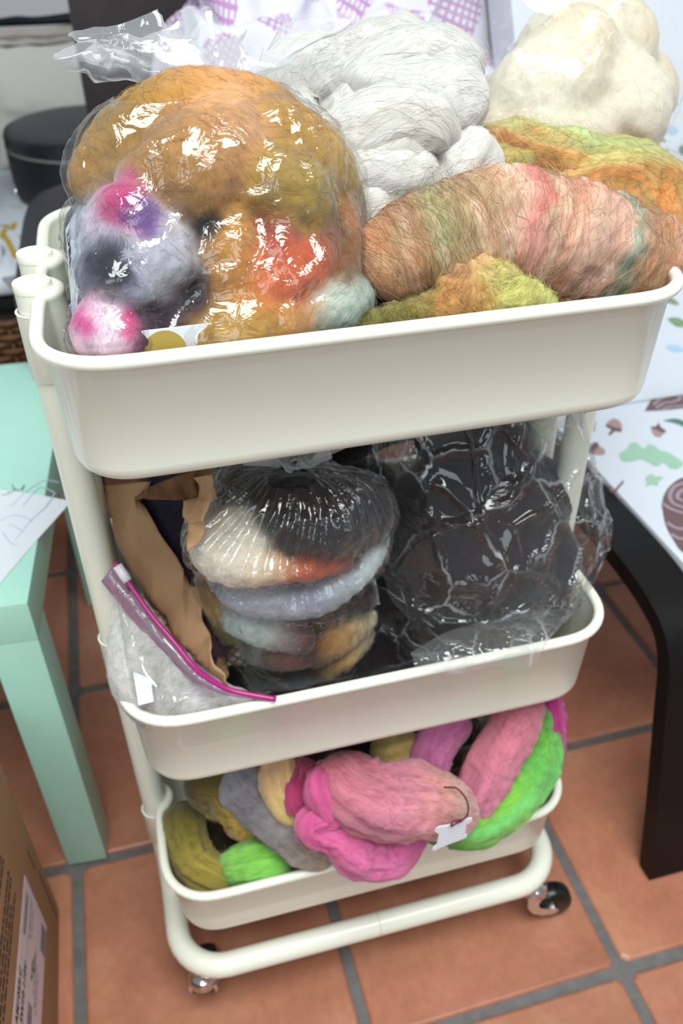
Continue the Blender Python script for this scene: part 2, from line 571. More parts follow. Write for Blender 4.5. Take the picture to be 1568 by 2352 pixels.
def strip_path(px_pts, z, w, mat, name, parent, n=24):
    P = np.array([at_z(a, b, z) for a, b in px_pts]); C = catmull(P, n)
    T = np.gradient(C, axis=0); T /= np.linalg.norm(T, axis=1)[:, None]; N = np.stack([-T[:, 1], T[:, 0], 0 * T[:, 0]], -1)
    V = np.hstack([C + N * w, C - N * w]).reshape(-1, 3)
    return mesh(name, V, [[2 * k, 2 * k + 1, 2 * k + 3, 2 * k + 2] for k in range(n - 1)], mat, parent, smooth=False)


for pts in ([(25, 1164), (60, 1128), (100, 1104), (136, 1108)], [(52, 1164), (78, 1130), (95, 1118), (126, 1132)], [(126, 1132), (104, 1164), (72, 1194), (54, 1218), (35, 1240)],
            [(2, 1196), (20, 1186), (44, 1184), (74, 1196)], [(18, 1205), (30, 1206), (52, 1220)], [(6, 1222), (18, 1240), (32, 1252), (40, 1248)]):
    strip_path(pts, pz + .0002, .0006, PENCIL, 'pencil_line', paper)
for pts in ([(27, 1112), (33, 1122), (44, 1126)], [(33, 1122), (28, 1130), (20, 1134)], [(46, 1124), (54, 1118), (55, 1113)], [(55, 1113), (53, 1119), (50, 1127)], [(4, 1136), (14, 1136), (22, 1128)]):
    strip_path(pts, pz + .0003, .0005, GREYINK, 'handwriting', paper, 8)

# ---------------------------------------------------------------- cardboard box
BX = -.361
bxo = empty('cardboard_box', (-.58, -.25, 0))
tag(bxo, 'brown cardboard carton with white printed shipping label by the mint table leg', 'box')
BZ = .335
box('carton', BX - .40, BX, -.55, .010, 0.002, BZ, CARD, bxo, b=.0025)
box('top_flap', BX - .40, BX - .002, -.55, -.272, BZ + .0002, BZ + .0042, CARD, bxo)
box('top_flap', BX - .40, BX - .002, -.268, .008, BZ + .0002, BZ + .0042, CARD, bxo)


def on_box(y0, y1, z0, z1, mat, name, parent, lift):
    return box(name, BX + lift - .0002, BX + lift + .0002, y0, y1, z0, z1, mat, parent)


lab = on_box(-.30, -.049, .072, .176, LABELW, 'shipping_label', bxo, .0004)


def box_text(s, y, z, h, mat=INK, parent=None):
    cu = bpy.data.curves.new('printed_text', 'FONT'); cu.body = s; cu.size = h; cu.align_x = 'LEFT'; cu.align_y = 'CENTER'
    cu.extrude = .0001; cu.materials.append(mat); cu.offset = h * .012
    tmp = bpy.data.objects.new('printed_text', cu); COL.objects.link(tmp)
    bpy.context.view_layer.update()
    me = bpy.data.meshes.new_from_object(tmp.evaluated_get(bpy.context.evaluated_depsgraph_get()))
    bpy.data.objects.remove(tmp); bpy.data.curves.remove(cu)
    if not me.materials: me.materials.append(mat)
    o = bpy.data.objects.new('printed_text', me); COL.objects.link(o); o.parent = parent
    o.location = Vector((BX + .0009, y, z)) - world_loc(parent)
    o.rotation_euler = Matrix(((0, 0, 1), (1, 0, 0), (0, 1, 0))).to_euler()
    return o


def barcode(y0, y1, z0, z1, parent):
    parts, y = [], y0
    while y < y1:
        w = random.choice((.0009, .0014, .0022)); 
        parts.append(box_vf(BX + .0007, BX + .0009, y, min(y + w, y1), z0, z1)); y += w + random.choice((.0008, .0013))
    v, f = join(parts); o = mesh('barcode', v, f, GREYINK, parent, smooth=False); o['kind'] = 'stuff'


def text_lines(y0, y1, z, parent, mat=GREYINK, h=.0022):
    parts, y = [], y0
    while y < y1:
        w = random.uniform(.004, .014); parts.append(box_vf(BX + .0007, BX + .0009, y, min(y + w, y1), z, z + h)); y += w + .0022
    v, f = join(parts); o = mesh('small_print', v, f, mat, parent, smooth=False); o['kind'] = 'stuff'


def tz(y, z): return z - .13 * (y + .05)


# the label is stuck on a little askew, so it and its print are rebuilt with that slope
for v in lab.data.vertices:
    yy = v.co.y + world_loc(bxo).y; v.co.z = v.co.z + tz(yy, 0)


def slope_obj(o):
    if o.type == 'MESH':
        for v in o.data.vertices:
            yy = v.co.y + world_loc(bxo).y; v.co.z += tz(yy, 0)


before = set(bpy.data.objects)
barcode(-.110, -.063, .157, .166, lab); barcode(-.090, -.057, .074, .094, lab); barcode(-.235, -.164, .112, .128, lab)
text_lines(-.104, -.061, .141, lab); text_lines(-.100, -.066, .133, lab)
text_lines(-.150, -.100, .111, lab); text_lines(-.160, -.115, .104, lab); text_lines(-.165, -.12, .097, lab)
on_box(-.30, -.049, .1462, .1467, GREYINK, 'printed_rule', lab, .0008)
for k, (y0, y1) in enumerate(((-.23, -.085), (-.215, -.083), (-.24, -.08), (-.25, -.084), (-.26, -.11), (-.24, -.09))):
    text_lines(y0, y1, .264 - k * .0095 - (.012 if k > 1 else 0), bxo, INK, .003)
for o in set(bpy.data.objects) - before: slope_obj(o)
for s, y, z, h in (('AM1055-C', -.203, .1645, .0125), ('SW10 110V', -.195, .1485, .0125), ('FINISH:', -.140, .1215, .0075), ('BLACK', -.128, .1135, .007)):
    o = box_text(s, y, tz(y, z), h, INK, lab)
    o.rotation_euler = (Matrix.Rotation(-.13, 3, 'X') @ Matrix(((0, 0, 1), (1, 0, 0), (0, 1, 0)))).to_euler()
on_box(-.0150, -.0140, .132, .168, INK, 'printed_mark', bxo, .0004)
on_box(-.0085, -.0075, .012, .118, INK, 'printed_mark', bxo, .0004)

# ---------------------------------------------------------------- bent-wood chair on the right
PRINTW = plain('white_printed_cotton', '#D6DAE2', rough=0.85, bump=0.2, bscale=1200)
ACORN = plain('acorn_brown_print', '#A88C8A', rough=.85); ACORND = plain('dark_brown_print', '#6E5654', rough=.85)
SAGE = plain('sage_green_print', '#9DC3AA', rough=.85); PINE = plain('pine_green_print', '#4E7C69', rough=.85)
TAUPE = plain('taupe_print', '#9C8C98', rough=.85); LEAFG = plain('leaf_green_print', '#7E9A72', rough=.85)
OCHRE = plain('ochre_print', '#B79A3C', rough=.85); SKYB = plain('sky_blue_print', '#A8C8E4', rough=.85)
chair = empty('bentwood_chair', (.66, .25, 0))
tag(chair, 'black bentwood chair with white acorn and oak leaf print cushions', 'chair')


def bent_frame(x0, x1):
    path = [(-.1355, 0.001), (-.108, .12), (-.08, .23), (-.062, .30), (-.04, .334), (0, .349), (.08, .356), (.25, .352), (.45, .335), (.60, .31), (.66, .27), (.69, .18), (.71, .08), (.73, 0.001)]
    C = catmull(np.array([(0, y, z) for y, z in path]), 60)
    T = np.gradient(C, axis=0); T /= np.linalg.norm(T, axis=1)[:, None]
    N = np.stack([0 * T[:, 0], -T[:, 2], T[:, 1]], -1) * .0115
    V = []
    for x in (x0, x1):
        for s in (1, -1):
            q = C + s * N; q[:, 0] = x; q[:, 2] = np.maximum(q[:, 2], .0008); V.append(q)
    n = len(C); V = np.vstack([V[0], V[1], V[3], V[2]])  # 4 loops
    V = V.reshape(4, n, 3).transpose(1, 0, 2).reshape(-1, 3)
    Fc = grid_faces(n, 4, True).tolist(); Fc += [[0, 1, 2, 3], [4 * n - 1, 4 * n - 2, 4 * n - 3, 4 * n - 4]]
    return mesh('side_frame', V, Fc, BLACKWOOD, chair, auto=40)


bent_frame(.360, .421); bent_frame(.90, .961)
for y, z in ((-.098, .215), (.30, .318), (.66, .16)):
    box('cross_rail', .421, .90, y - .01, y + .01, z - .02, z + .02, BLACKWOOD, chair, b=.003)
STZ = .372


def soft_slab(name, cx, cy, cz, hx, hy, hz, mat, parent, e=0.05, n=40, tilt=0.0, puff=0.0):
    """rounded cushion: superellipsoid-like slab, tilt = slope angle about x"""
    u = np.linspace(-np.pi / 2, np.pi / 2, n // 2 + 1); v = np.linspace(0, 2 * np.pi, 2 * n, endpoint=False)
    U, W = np.meshgrid(u, v, indexing='ij')
    sg = lambda a, p: np.sign(a) * np.abs(a) ** p
    x = hx * sg(np.cos(U), e * 4) * sg(np.cos(W), e * 3); y = hy * sg(np.cos(U), e * 4) * sg(np.sin(W), e * 3); z = hz * sg(np.sin(U), .55)
    z = z * (1 + puff * (1 - (x / hx) ** 2) * (1 - (y / hy) ** 2))
    ct, st = math.cos(tilt), math.sin(tilt)
    V = np.stack([x + cx, cy + y * ct - z * st, cz + y * st + z * ct], -1).reshape(-1, 3)
    Fc = grid_faces(n // 2 + 1, 2 * n, True).tolist()
    return mesh(name, V, Fc, mat, parent, uvs=np.stack([x, y], -1).reshape(-1, 2))


seat = box('seat_cushion', .4225, .8985, -.075, .396, .332, STZ, PRINTW, chair, b=.012)
BT = math.radians(62)
back = box('back_cushion', .4225, .8985, 0, .72, -.04, .04, PRINTW, chair, b=.012)
ct, st = math.cos(BT), math.sin(BT)
for v in back.data.vertices:
    w = v.co + chair.location
    y, z = w.y, w.z
    v.co = Vector((w.x, .415 + y * ct - z * st, .355 + y * st + z * ct)) - chair.location
bframe = box('back_frame', .43, .89, -.01, .74, -.058, -.044, BLACKWOOD, chair, b=.003)
for v in bframe.data.vertices:
    w = v.co + chair.location; y, z = w.y, w.z
    v.co = Vector((w.x, .415 + y * ct - z * st, .355 + y * st + z * ct)) - chair.location


def blob_outline(c, r, lobes, n=40, rot=0.0, sx=1.0, sy=1.0, amp=.25):
    a = np.linspace(0, 2 * np.pi, n, endpoint=False); rr = r * (1 + amp * np.cos(lobes * a))
    x, y = rr * np.cos(a) * sx, rr * np.sin(a) * sy
    return np.stack([c[0] + x * math.cos(rot) - y * math.sin(rot), c[1] + x * math.sin(rot) + y * math.cos(rot)], -1)


def print_px(px, mat, name, parent=seat, lift=.0006):
    """flat print on the seat cushion, outline read where it lies on the seat plane"""
    P = np.array([at_z(a, b, STZ + lift) for a, b in px])
    o = mesh(name, P, [list(range(len(P)))], mat, parent, smooth=False)
    return o


def smooth_px(px, n=48):
    P = np.array(px, dtype=float); P = np.c_[P, np.zeros(len(P))]; P = np.vstack([P, P[:1]])
    return catmull(P, n)[:-1, :2]


print_px(smooth_px([(1421, 1042), (1440, 1030), (1446, 1018), (1462, 1017), (1476, 1030), (1492, 1020), (1506, 1026), (1515, 1034), (1535, 1040), (1568, 1062), (1556, 1076), (1538, 1074), (1524, 1062), (1508, 1070), (1490, 1062), (1472, 1054), (1446, 1060), (1428, 1058)], 70), SAGE, 'oak_leaf_print')
print_px([(1481, 1098), (1494, 1088), (1504, 1094), (1524, 1096), (1512, 1106), (1510, 1116), (1496, 1112), (1480, 1117), (1486, 1106)], SAGE, 'leaf_print')
print_px(smooth_px([(1522, 966), (1540, 962), (1556, 962), (1575, 970), (1572, 980), (1556, 974), (1542, 970)], 30), PINE, 'leaf_print')
for cap_, nut in (([(1390, 974), (1402, 978), (1428, 986), (1426, 992), (1412, 990), (1400, 1000), (1396, 998), (1404, 986), (1392, 980)], [(1392, 973), (1400, 964), (1412, 961), (1424, 968), (1428, 978), (1428, 986), (1408, 980)]),
                  ([(1352, 1030), (1362, 1016), (1372, 1016), (1376, 1024), (1366, 1034), (1360, 1044), (1352, 1040)], [(1376, 1024), (1388, 1032), (1390, 1042), (1380, 1045), (1360, 1044), (1366, 1034)]),
                  ([(1493, 980), (1506, 979), (1513, 970), (1516, 980), (1530, 990), (1524, 995), (1510, 989)], [(1494, 981), (1510, 989), (1524, 995), (1516, 1004), (1504, 1002), (1498, 994)]),
                  ([(1362, 968), (1367, 968), (1366, 976), (1361, 976)], [(1358, 978), (1366, 976), (1366, 990), (1359, 990)])):
    print_px(cap_, ACORND, 'acorn_cap_print'); print_px(nut, ACORN, 'acorn_print')
print_px([(1408, 1128), (1424, 1110), (1431, 1102), (1432, 1108), (1420, 1122), (1412, 1132)], ACORND, 'twig_print')
print_px([(1422, 1148), (1434, 1146), (1424, 1152)], ACORND, 'twig_print')
print_px([(1395, 1115), (1402, 1117), (1408, 1132), (1400, 1128)], ACORND, 'twig_print')
big = [(1519, 1160), (1524, 1138), (1536, 1118), (1556, 1102), (1580, 1096), (1620, 1120), (1620, 1290), (1568, 1268), (1546, 1240), (1528, 1205)]
print_px(smooth_px(big, 50), ACORND, 'hedgehog_print')


def print_band(px, w, mat, name, lift=.0010, n=24):
    P = np.array([at_z(a, b, STZ + lift) for a, b in px]); C = catmull(P, n)
    T = np.gradient(C, axis=0); T /= np.linalg.norm(T, axis=1)[:, None]; N = np.stack([-T[:, 1], T[:, 0], 0 * T[:, 0]], -1)
    V = np.hstack([C + N * w, C - N * w]).reshape(-1, 3)
    mesh(name, V, [[2 * k, 2 * k + 1, 2 * k + 3, 2 * k + 2] for k in range(n - 1)], mat, seat, smooth=False)


for pts in ([(1572, 1108), (1548, 1118), (1538, 1138), (1546, 1156), (1572, 1166)], [(1574, 1122), (1560, 1130), (1556, 1144), (1574, 1152)], [(1521, 1156), (1544, 1170), (1574, 1180)], [(1530, 1200), (1552, 1212), (1576, 1216)], [(1540, 1226), (1558, 1236), (1576, 1238)]):
    print_band(pts, .0028, TAUPE, 'print_swirl')
print_px(smooth_px([(1480, 944), (1496, 918), (1520, 902), (1560, 896), (1600, 900), (1600, 932), (1560, 938), (1520, 942)], 40), ACORND, 'hedgehog_print')
for pts in ([(1506, 938), (1524, 926), (1550, 922), (1562, 912), (1558, 900)], [(1500, 930), (1516, 916), (1540, 908)], [(1520, 940), (1540, 934), (1574, 932)]):
    print_band(pts, .0026, TAUPE, 'print_swirl')


def back_point(px, py, lift=.0008):
    """where a line of sight meets the front face of the back cushion"""
    n = np.array([0, -st, ct]); p0 = np.array([0, .415, .355]) + n * (.04 + lift)
    d = ray(px, py); return CAM + d * (((p0 - CAM) @ n) / (d @ n))


def back_print(px, mat, name):
    P = np.array([back_point(a, b) for a, b in px]); mesh(name, P, [list(range(len(P)))], mat, back, smooth=False)


def leaf_px(cx, cy, L, w, ang, mat):
    t = np.linspace(0, 1, 10); up = [(L * (q - .5), w * math.sin(math.pi * q)) for q in t]; dn = [(L * (q - .5), -w * math.sin(math.pi * q)) for q in t[::-1][1:-1]]
    c, s = math.cos(ang), math.sin(ang)
    back_print([(cx + x * c - y * s, cy + x * s + y * c) for x, y in up + dn], mat, 'leaf_print')


for a in ((1526, 350, 24, 6, -.6, LEAFG), (1542, 382, 20, 4.5, .7, LEAFG), (1536, 384, 30, 4, -.4, OCHRE), (1482, 355, 18, 6, .6, TAUPE), (1556, 470, 28, 6, 1.2, LEAFG), (1562, 430, 24, 5, -1.0, LEAFG),
          (1545, 300, 26, 10, .1, SKYB), (1566, 345, 26, 7, 1.4, PINE), (1520, 320, 24, 4, .5, LEAFG), (1556, 640, 40, 7, .5, TAUPE), (1540, 690, 46, 7, .45, LEAFG), (1556, 740, 50, 10, .35, LEAFG), (1550, 800, 44, 8, .2, SKYB), (1564, 560, 30, 8, -.8, LEAFG)):
    leaf_px(*a)

# ---------------------------------------------------------------- dark leather chair behind
dch = empty('leather_chair', (0.02, .85, 0))
tag(dch, 'dark brown leather chair with tall back standing behind the cart', 'chair')
soft_slab('seat', .02, .86, .515, .345, .35, .065, LEATHER, dch, e=.11)
box('backrest', -.180, .36, 1.12, 1.20, .47, 1.16, LEATHER, dch, b=.02)
for lx, ly in ((-.272, .665), (.325, .62), (-.17, 1.02), (.22, 1.02)):
    box('leg', lx - .02, lx + .02, ly - .02, ly + .02, 0.001, .47, BLACKWOOD, dch, b=.003)


def cloth_mat():
    m, nt, b = new_mat('white_purple_towelling')
    tc = nd(nt, 'ShaderNodeTexCoord')
    def wave(rot, scale, dist):
        mp = nd(nt, 'ShaderNodeMapping'); mp.inputs['Rotation'].default_value = (0, 0, rot)
        nt.links.new(tc.outputs['UV'], mp.inputs['Vector'])
        w = nd(nt, 'ShaderNodeTexWave', Scale=scale, Distortion=dist, Detail=1.0); w.inputs['Detail Scale'].default_value = 0.6
        nt.links.new(mp.outputs[0], w.inputs['Vector']); return w.outputs['Fac']
    def math_(op, a, bb):
        n = nd(nt, 'ShaderNodeMath', _operation=op)
        for k, q in enumerate((a, bb)):
            if isinstance(q, (int, float)): n.inputs[k].default_value = q
            else: nt.links.new(q, n.inputs[k])
        return n.outputs[0]
    l1 = math_('GREATER_THAN', wave(.3, 34, 1.2), .66); l2 = math_('GREATER_THAN', wave(1.75, 34, 1.2), .66)
    lines = math_('MAXIMUM', l1, l2)
    mk = math_('MULTIPLY', wave(.75, 3.2, .6), wave(-.8, 3.2, .6))
    mask = math_('GREATER_THAN', mk, .24)
    fac = math_('MULTIPLY', math_('MULTIPLY', lines, mask), .85)
    mx = nd(nt, 'ShaderNodeMix', _data_type='RGBA')
    mx.inputs[6].default_value = (*lin('#DEDBE6'), 1); mx.inputs[7].default_value = (*lin('#B07BAE'), 1)
    nt.links.new(fac, mx.inputs[0]); nt.links.new(mx.outputs[2], b.inputs['Base Color'])
    b.inputs['Roughness'].default_value = .95; b.inputs['Sheen Weight'].default_value = .3
    n2 = nd(nt, 'ShaderNodeTexNoise', Scale=900.0)
    nt.links.new(tc.outputs['Object'], n2.inputs['Vector'])
    bp = nd(nt, 'ShaderNodeBump', Strength=.3, Distance=.001); nt.links.new(n2.outputs['Fac'], bp.inputs['Height']); nt.links.new(bp.outputs['Normal'], b.inputs['Normal'])
    return m


TOWEL = cloth_mat()


def cloth_lump(name, c, r, parent, seed, amp=.05, n=90, rot=0.0, mat=None):
    u = np.linspace(-np.pi / 2, np.pi / 2, n); v = np.linspace(0, 2 * np.pi, 2 * n, endpoint=False)
    U, W = np.meshgrid(u, v, indexing='ij')
    D = np.stack([np.cos(U) * np.cos(W), np.cos(U) * np.sin(W), np.sin(U)], -1)
    S = np.sign(D) * np.abs(D) ** .8
    fold = 1 - np.abs(fbm(D * np.array([1.6, 1.6, 1.1]) + seed, 2)) * 1.6
    d = 1 + amp / min(r) * (fold - .5)
    P = S * np.array(r) * d[..., None]
    ca_, sa_ = math.cos(rot), math.sin(rot)
    x, z = P[..., 0] * ca_ - P[..., 2] * sa_, P[..., 0] * sa_ + P[..., 2] * ca_
    P = np.stack([x + c[0], P[..., 1] + c[1], z + c[2]], -1).reshape(-1, 3)
    uv = np.stack([W / (2 * np.pi) * 2.2 * r[0] * 3, U / np.pi * 3.0 * r[2]], -1).reshape(-1, 2)
    return mesh(name, P, grid_faces(n, 2 * n, True).tolist(), mat or TOWEL, parent, uvs=uv)


blk = empty('blanket', (.2, .82, .58))
tag(blk, 'white blanket with purple woven lattice pattern heaped on the dark chair', 'blanket')
cloth_lump('fold', (.115, .86, .90), (.115, .12, .11), blk, 3.1, .03, rot=.2)
cloth_lump('fold', (.045, .80, .73), (.12, .14, .16), blk, 8.4, .03, rot=-.25)
cloth_lump('fold', (.34, .91, .84), (.23, .15, .16), blk, 1.7, .05, rot=-.2)
cloth_lump('fold', (.25, .80, .72), (.25, .2, .14), blk, 5.2, .05)

# ---------------------------------------------------------------- wicker bench with cushion, case, tote, cloth
WICK = plain('brown_wicker', '#6E4A2E', rough=.6, noise=.3, nscale=60)
bench = empty('wicker_bench', (-.45, 1.5, 0))
tag(bench, 'brown wicker bench at far left behind the mint table', 'bench')
box('seat_box', -.95, .05, 1.10, 2.0, .002, .33, plain('dark_wicker_core', '#2A1C12', rough=.8), bench, b=.01)


def weave(name, x0, x1, y, z0, z1, parent, rows):
    parts = []
    xs = np.arange(x0, x1 + .001, .007)
    for k, z in enumerate(np.linspace(z0, z1, rows)):
        ph = math.pi * (k % 2)
        P = np.stack([xs, y + .006 * np.sin(xs / .035 * math.pi + ph), np.full(len(xs), z)], -1)
        parts.append(sweep(P, (z1 - z0) / rows * .52, 5))
    for x in np.arange(x0 + .017, x1, .035): parts.append(sweep([(x, y, z0), (x, y, z1)], .004, 5))
    v, f = join(parts); o = mesh(name, v, f, WICK, parent); o['kind'] = 'stuff'


weave('wicker_weave', -.70, -.2, 1.088, .01, .325, bench, 22)
weave('wicker_back', -.95, .05, 2.03, .335, .69, bench, 20)
box('shade_pad', -.93, .03, 1.12, 1.98, .332, .365, BLACKCLOTH, bench, b=.012)  # black slab added for the shadow gap under the cushion
cush = soft_slab('seat_cushion', -.46, 1.53, .401, .47, .45, .033, None or plain('grey_white_print', '#D5D8DF', rough=.9), None, e=.06)
tag(cush, 'white cushion with mustard and grey leaf print under the black round case', 'cushion')
MUST = plain('mustard_print', '#BF9B2E', rough=.85); GREYP = plain('grey_print', '#8E8F98', rough=.85)


def cush_print(px, mat, name, lift=.0006, band=0):
    # conform to the soft top
    pts = []
    for a, b in px:
        q = at_z(a, b, .434); pts.append(q)
    P = np.array(pts)
    if band:
        C = catmull(P, 14); T = np.gradient(C, axis=0); T /= np.linalg.norm(T, axis=1)[:, None]; N = np.stack([-T[:, 1], T[:, 0], 0 * T[:, 0]], -1)
        V = np.hstack([C + N * band, C - N * band]).reshape(-1, 3); Fc = [[2 * k, 2 * k + 1, 2 * k + 3, 2 * k + 2] for k in range(13)]
    else: V, Fc = P, [list(range(len(P)))]
    V[:, 2] = .401 + .033 * (1 - (np.abs((V[:, 1] - 1.53) / .45)) ** 14 * .5) + lift
    mesh(name, V, Fc, mat, cush, smooth=False)


for pts in ([(0, 540), (14, 548), (24, 566), (36, 590)], [(10, 548), (8, 532), (16, 524)], [(28, 528), (34, 512)], [(50, 540), (56, 560), (66, 575)], [(52, 545), (62, 548), (74, 556)], [(0, 520), (12, 518), (20, 522)]):
    cush_print(pts, MUST, 'mustard_leaf_print', band=.006)
for pts in ([(0, 600), (10, 580), (26, 600), (34, 618), (20, 626), (0, 622)], [(2, 560), (14, 575), (4, 590)]):
    cush_print(pts, GREYP, 'grey_leaf_print')

case = empty('round_case', (-.185, 1.62, .4345))
tag(case, 'black oval zipped case standing on the mustard print cushion', 'case')


def oval_lathe(name, prof, c, rx, ry, mat, parent, seg=48):
    a = np.linspace(0, 2 * np.pi, seg, endpoint=False); V = []
    for r, z in prof: V.append(np.stack([c[0] + (rx + r) * np.cos(a) if r > -rx * .95 else np.full(seg, c[0]) + .001 * np.cos(a), c[1] + (ry + r * (ry / rx)) * np.sin(a), np.full(seg, z)], -1))
    V = np.vstack(V); Fc = grid_faces(len(prof), seg, True).tolist(); Fc.append(list(range(seg))[::-1]); Fc.append([(len(prof) - 1) * seg + k for k in range(seg)])
    return mesh(name, V, Fc, mat, parent, auto=45)


CC = (-.185, 1.62)
oval_lathe('body', [(-.012, .436), (-.003, .438), (0, .445), (0, .540), (-.002, .543)], CC, .20, .235, BLACKCLOTH, case)
oval_lathe('zipper', [(-.001, .5432), (.0015, .5436), (.0015, .5476), (-.001, .548)], CC, .20, .235, plain('grey_zip_teeth', '#85887F', rough=.4), case)
oval_lathe('lid', [(-.002, .5482), (0, .550), (0, .568), (-.004, .577), (-.014, .581), (-.05, .583), (-.12, .585), (-.18, .586)], CC, .20, .235, plain('black_satin_fabric', '#1A1D23', rough=.42), case)
v, f = sweep([(-.368, 1.47, .49), (-.370, 1.462, .475), (-.366, 1.462, .46)], .004, 8)
mesh('zip_pull', v, f, CHROME, case)

tote = empty('canvas_pouch', (-.26, 1.9, .4345))
tag(tote, 'crumpled white canvas pouch with dark zip top leaning behind the black case', 'pouch')


def pouch_surface(x0, x1, z0, z1, y0, lean, depth, n=50, m=60, seed=0.0, pinch=.0):
    s, t = np.meshgrid(np.linspace(0, 1, m), np.linspace(0, 1, n), indexing='ij')
    V = []
    for side in (-1, 1):
        x = x0 + (x1 - x0) * (s + pinch * (s - .5) * np.sin(t * math.pi) * 1.0)
        bul = np.sqrt(np.maximum(0, 1 - (2 * s - 1) ** 4)) * (np.sin(np.clip(t, 0, 1) * math.pi * .5 + .0) ** .5) * (1 - t ** 3)
        y = y0 + lean * t + side * depth * bul
        z = z0 + (z1 - z0) * t
        nn = fbm(np.stack([s * 3 + seed, t * 3.5, np.full_like(s, side * 2.0)], -1), 3)
        V.append(np.stack([x, y + side * .028 * nn * bul, z + .008 * fbm(np.stack([s * 4 + seed, t * 0 + 1, t * 0], -1), 2) * t], -1).reshape(-1, 3))
    Fc = grid_faces(m, n).tolist(); k = len(V[0])
    return np.vstack(V), Fc + [[q + k for q in g[::-1]] for g in Fc]


v, f = pouch_surface(-.44, -.08, .436, .712, 1.86, .08, .07, seed=2.0, pinch=-.12)
mesh('body', v, f, CANVAS, tote)
v, f = pouch_surface(-.45, -.08, .712, .752, 1.94, .012, .006, seed=2.0)
mesh('top_band', v, f, plain('beige_canvas', '#C4BBB2', rough=.9), tote)
v, f = pouch_surface(-.45, -.08, .749, .776, 1.952, .01, .007, seed=2.0)
mesh('zip_tape', v, f, NAVY, tote)

bluebag = cloth_lump('folded_cloth', (-.50, 1.40, .637), (.10, .09, .17), None, 4.4, .03, n=40, rot=-.25, mat=plain('pale_blue_cotton', '#A9BFD2', rough=.85, noise=.2, nscale=30))
tag(bluebag, 'pale blue cloth bundle at the left edge beside the black case', 'cloth')

# ---------------------------------------------------------------- wool
def wool_mat(name, rough=.9, sheen=.3, bscale=1.0, bump=.4, gloss=.15):
    """dye colour comes from the Col attribute of the piece; the nodes add fibre grain"""
    m, nt, b = new_mat(name)
    at = nd(nt, 'ShaderNodeAttribute', _attribute_name='Col')
    tc = nd(nt, 'ShaderNodeTexCoord')
    mp = nd(nt, 'ShaderNodeMapping'); mp.inputs['Scale'].default_value = (110, 900, 1)
    nt.links.new(tc.outputs['UV'], mp.inputs['Vector'])
    n1 = nd(nt, 'ShaderNodeTexNoise', Scale=bscale, Detail=3.0, Roughness=.6, Distortion=.4)
    nt.links.new(mp.outputs[0], n1.inputs['Vector'])
    hs = nd(nt, 'ShaderNodeHueSaturation', Saturation=.95)
    mr = nd(nt, 'ShaderNodeMapRange'); mr.inputs[1].default_value = .25; mr.inputs[2].default_value = .75; mr.inputs[3].default_value = .90; mr.inputs[4].default_value = 1.08
    nt.links.new(n1.outputs['Fac'], mr.inputs[0]); nt.links.new(mr.outputs[0], hs.inputs['Value'])
    nt.links.new(at.outputs['Color'], hs.inputs['Color']); nt.links.new(hs.outputs[0], b.inputs['Base Color'])
    b.inputs['Roughness'].default_value = rough; b.inputs['Specular IOR Level'].default_value = gloss
    b.inputs['Sheen Weight'].default_value = sheen; b.inputs['Sheen Roughness'].default_value = .6
    bp = nd(nt, 'ShaderNodeBump', Strength=bump, Distance=.0012)
    nt.links.new(n1.outputs['Fac'], bp.inputs['Height']); nt.links.new(bp.outputs['Normal'], b.inputs['Normal'])
    return m


WOOL = wool_mat('wool_top')
m, nt, b = new_mat('wool_fibre')
at = nd(nt, 'ShaderNodeAttribute', _attribute_name='Col')
nt.links.new(at.outputs['Color'], b.inputs['Base Color']); b.inputs['Roughness'].default_value = .6; b.inputs['Specular IOR Level'].default_value = .3
FIBRE = m


def stops_color(t, stops):
    xs = np.array([s[0] for s in stops]); cs = np.array([lin(s[1]) for s in stops])
    return np.stack([np.interp(t, xs, cs[:, k]) for k in range(3)], -1)


SEED = [0]


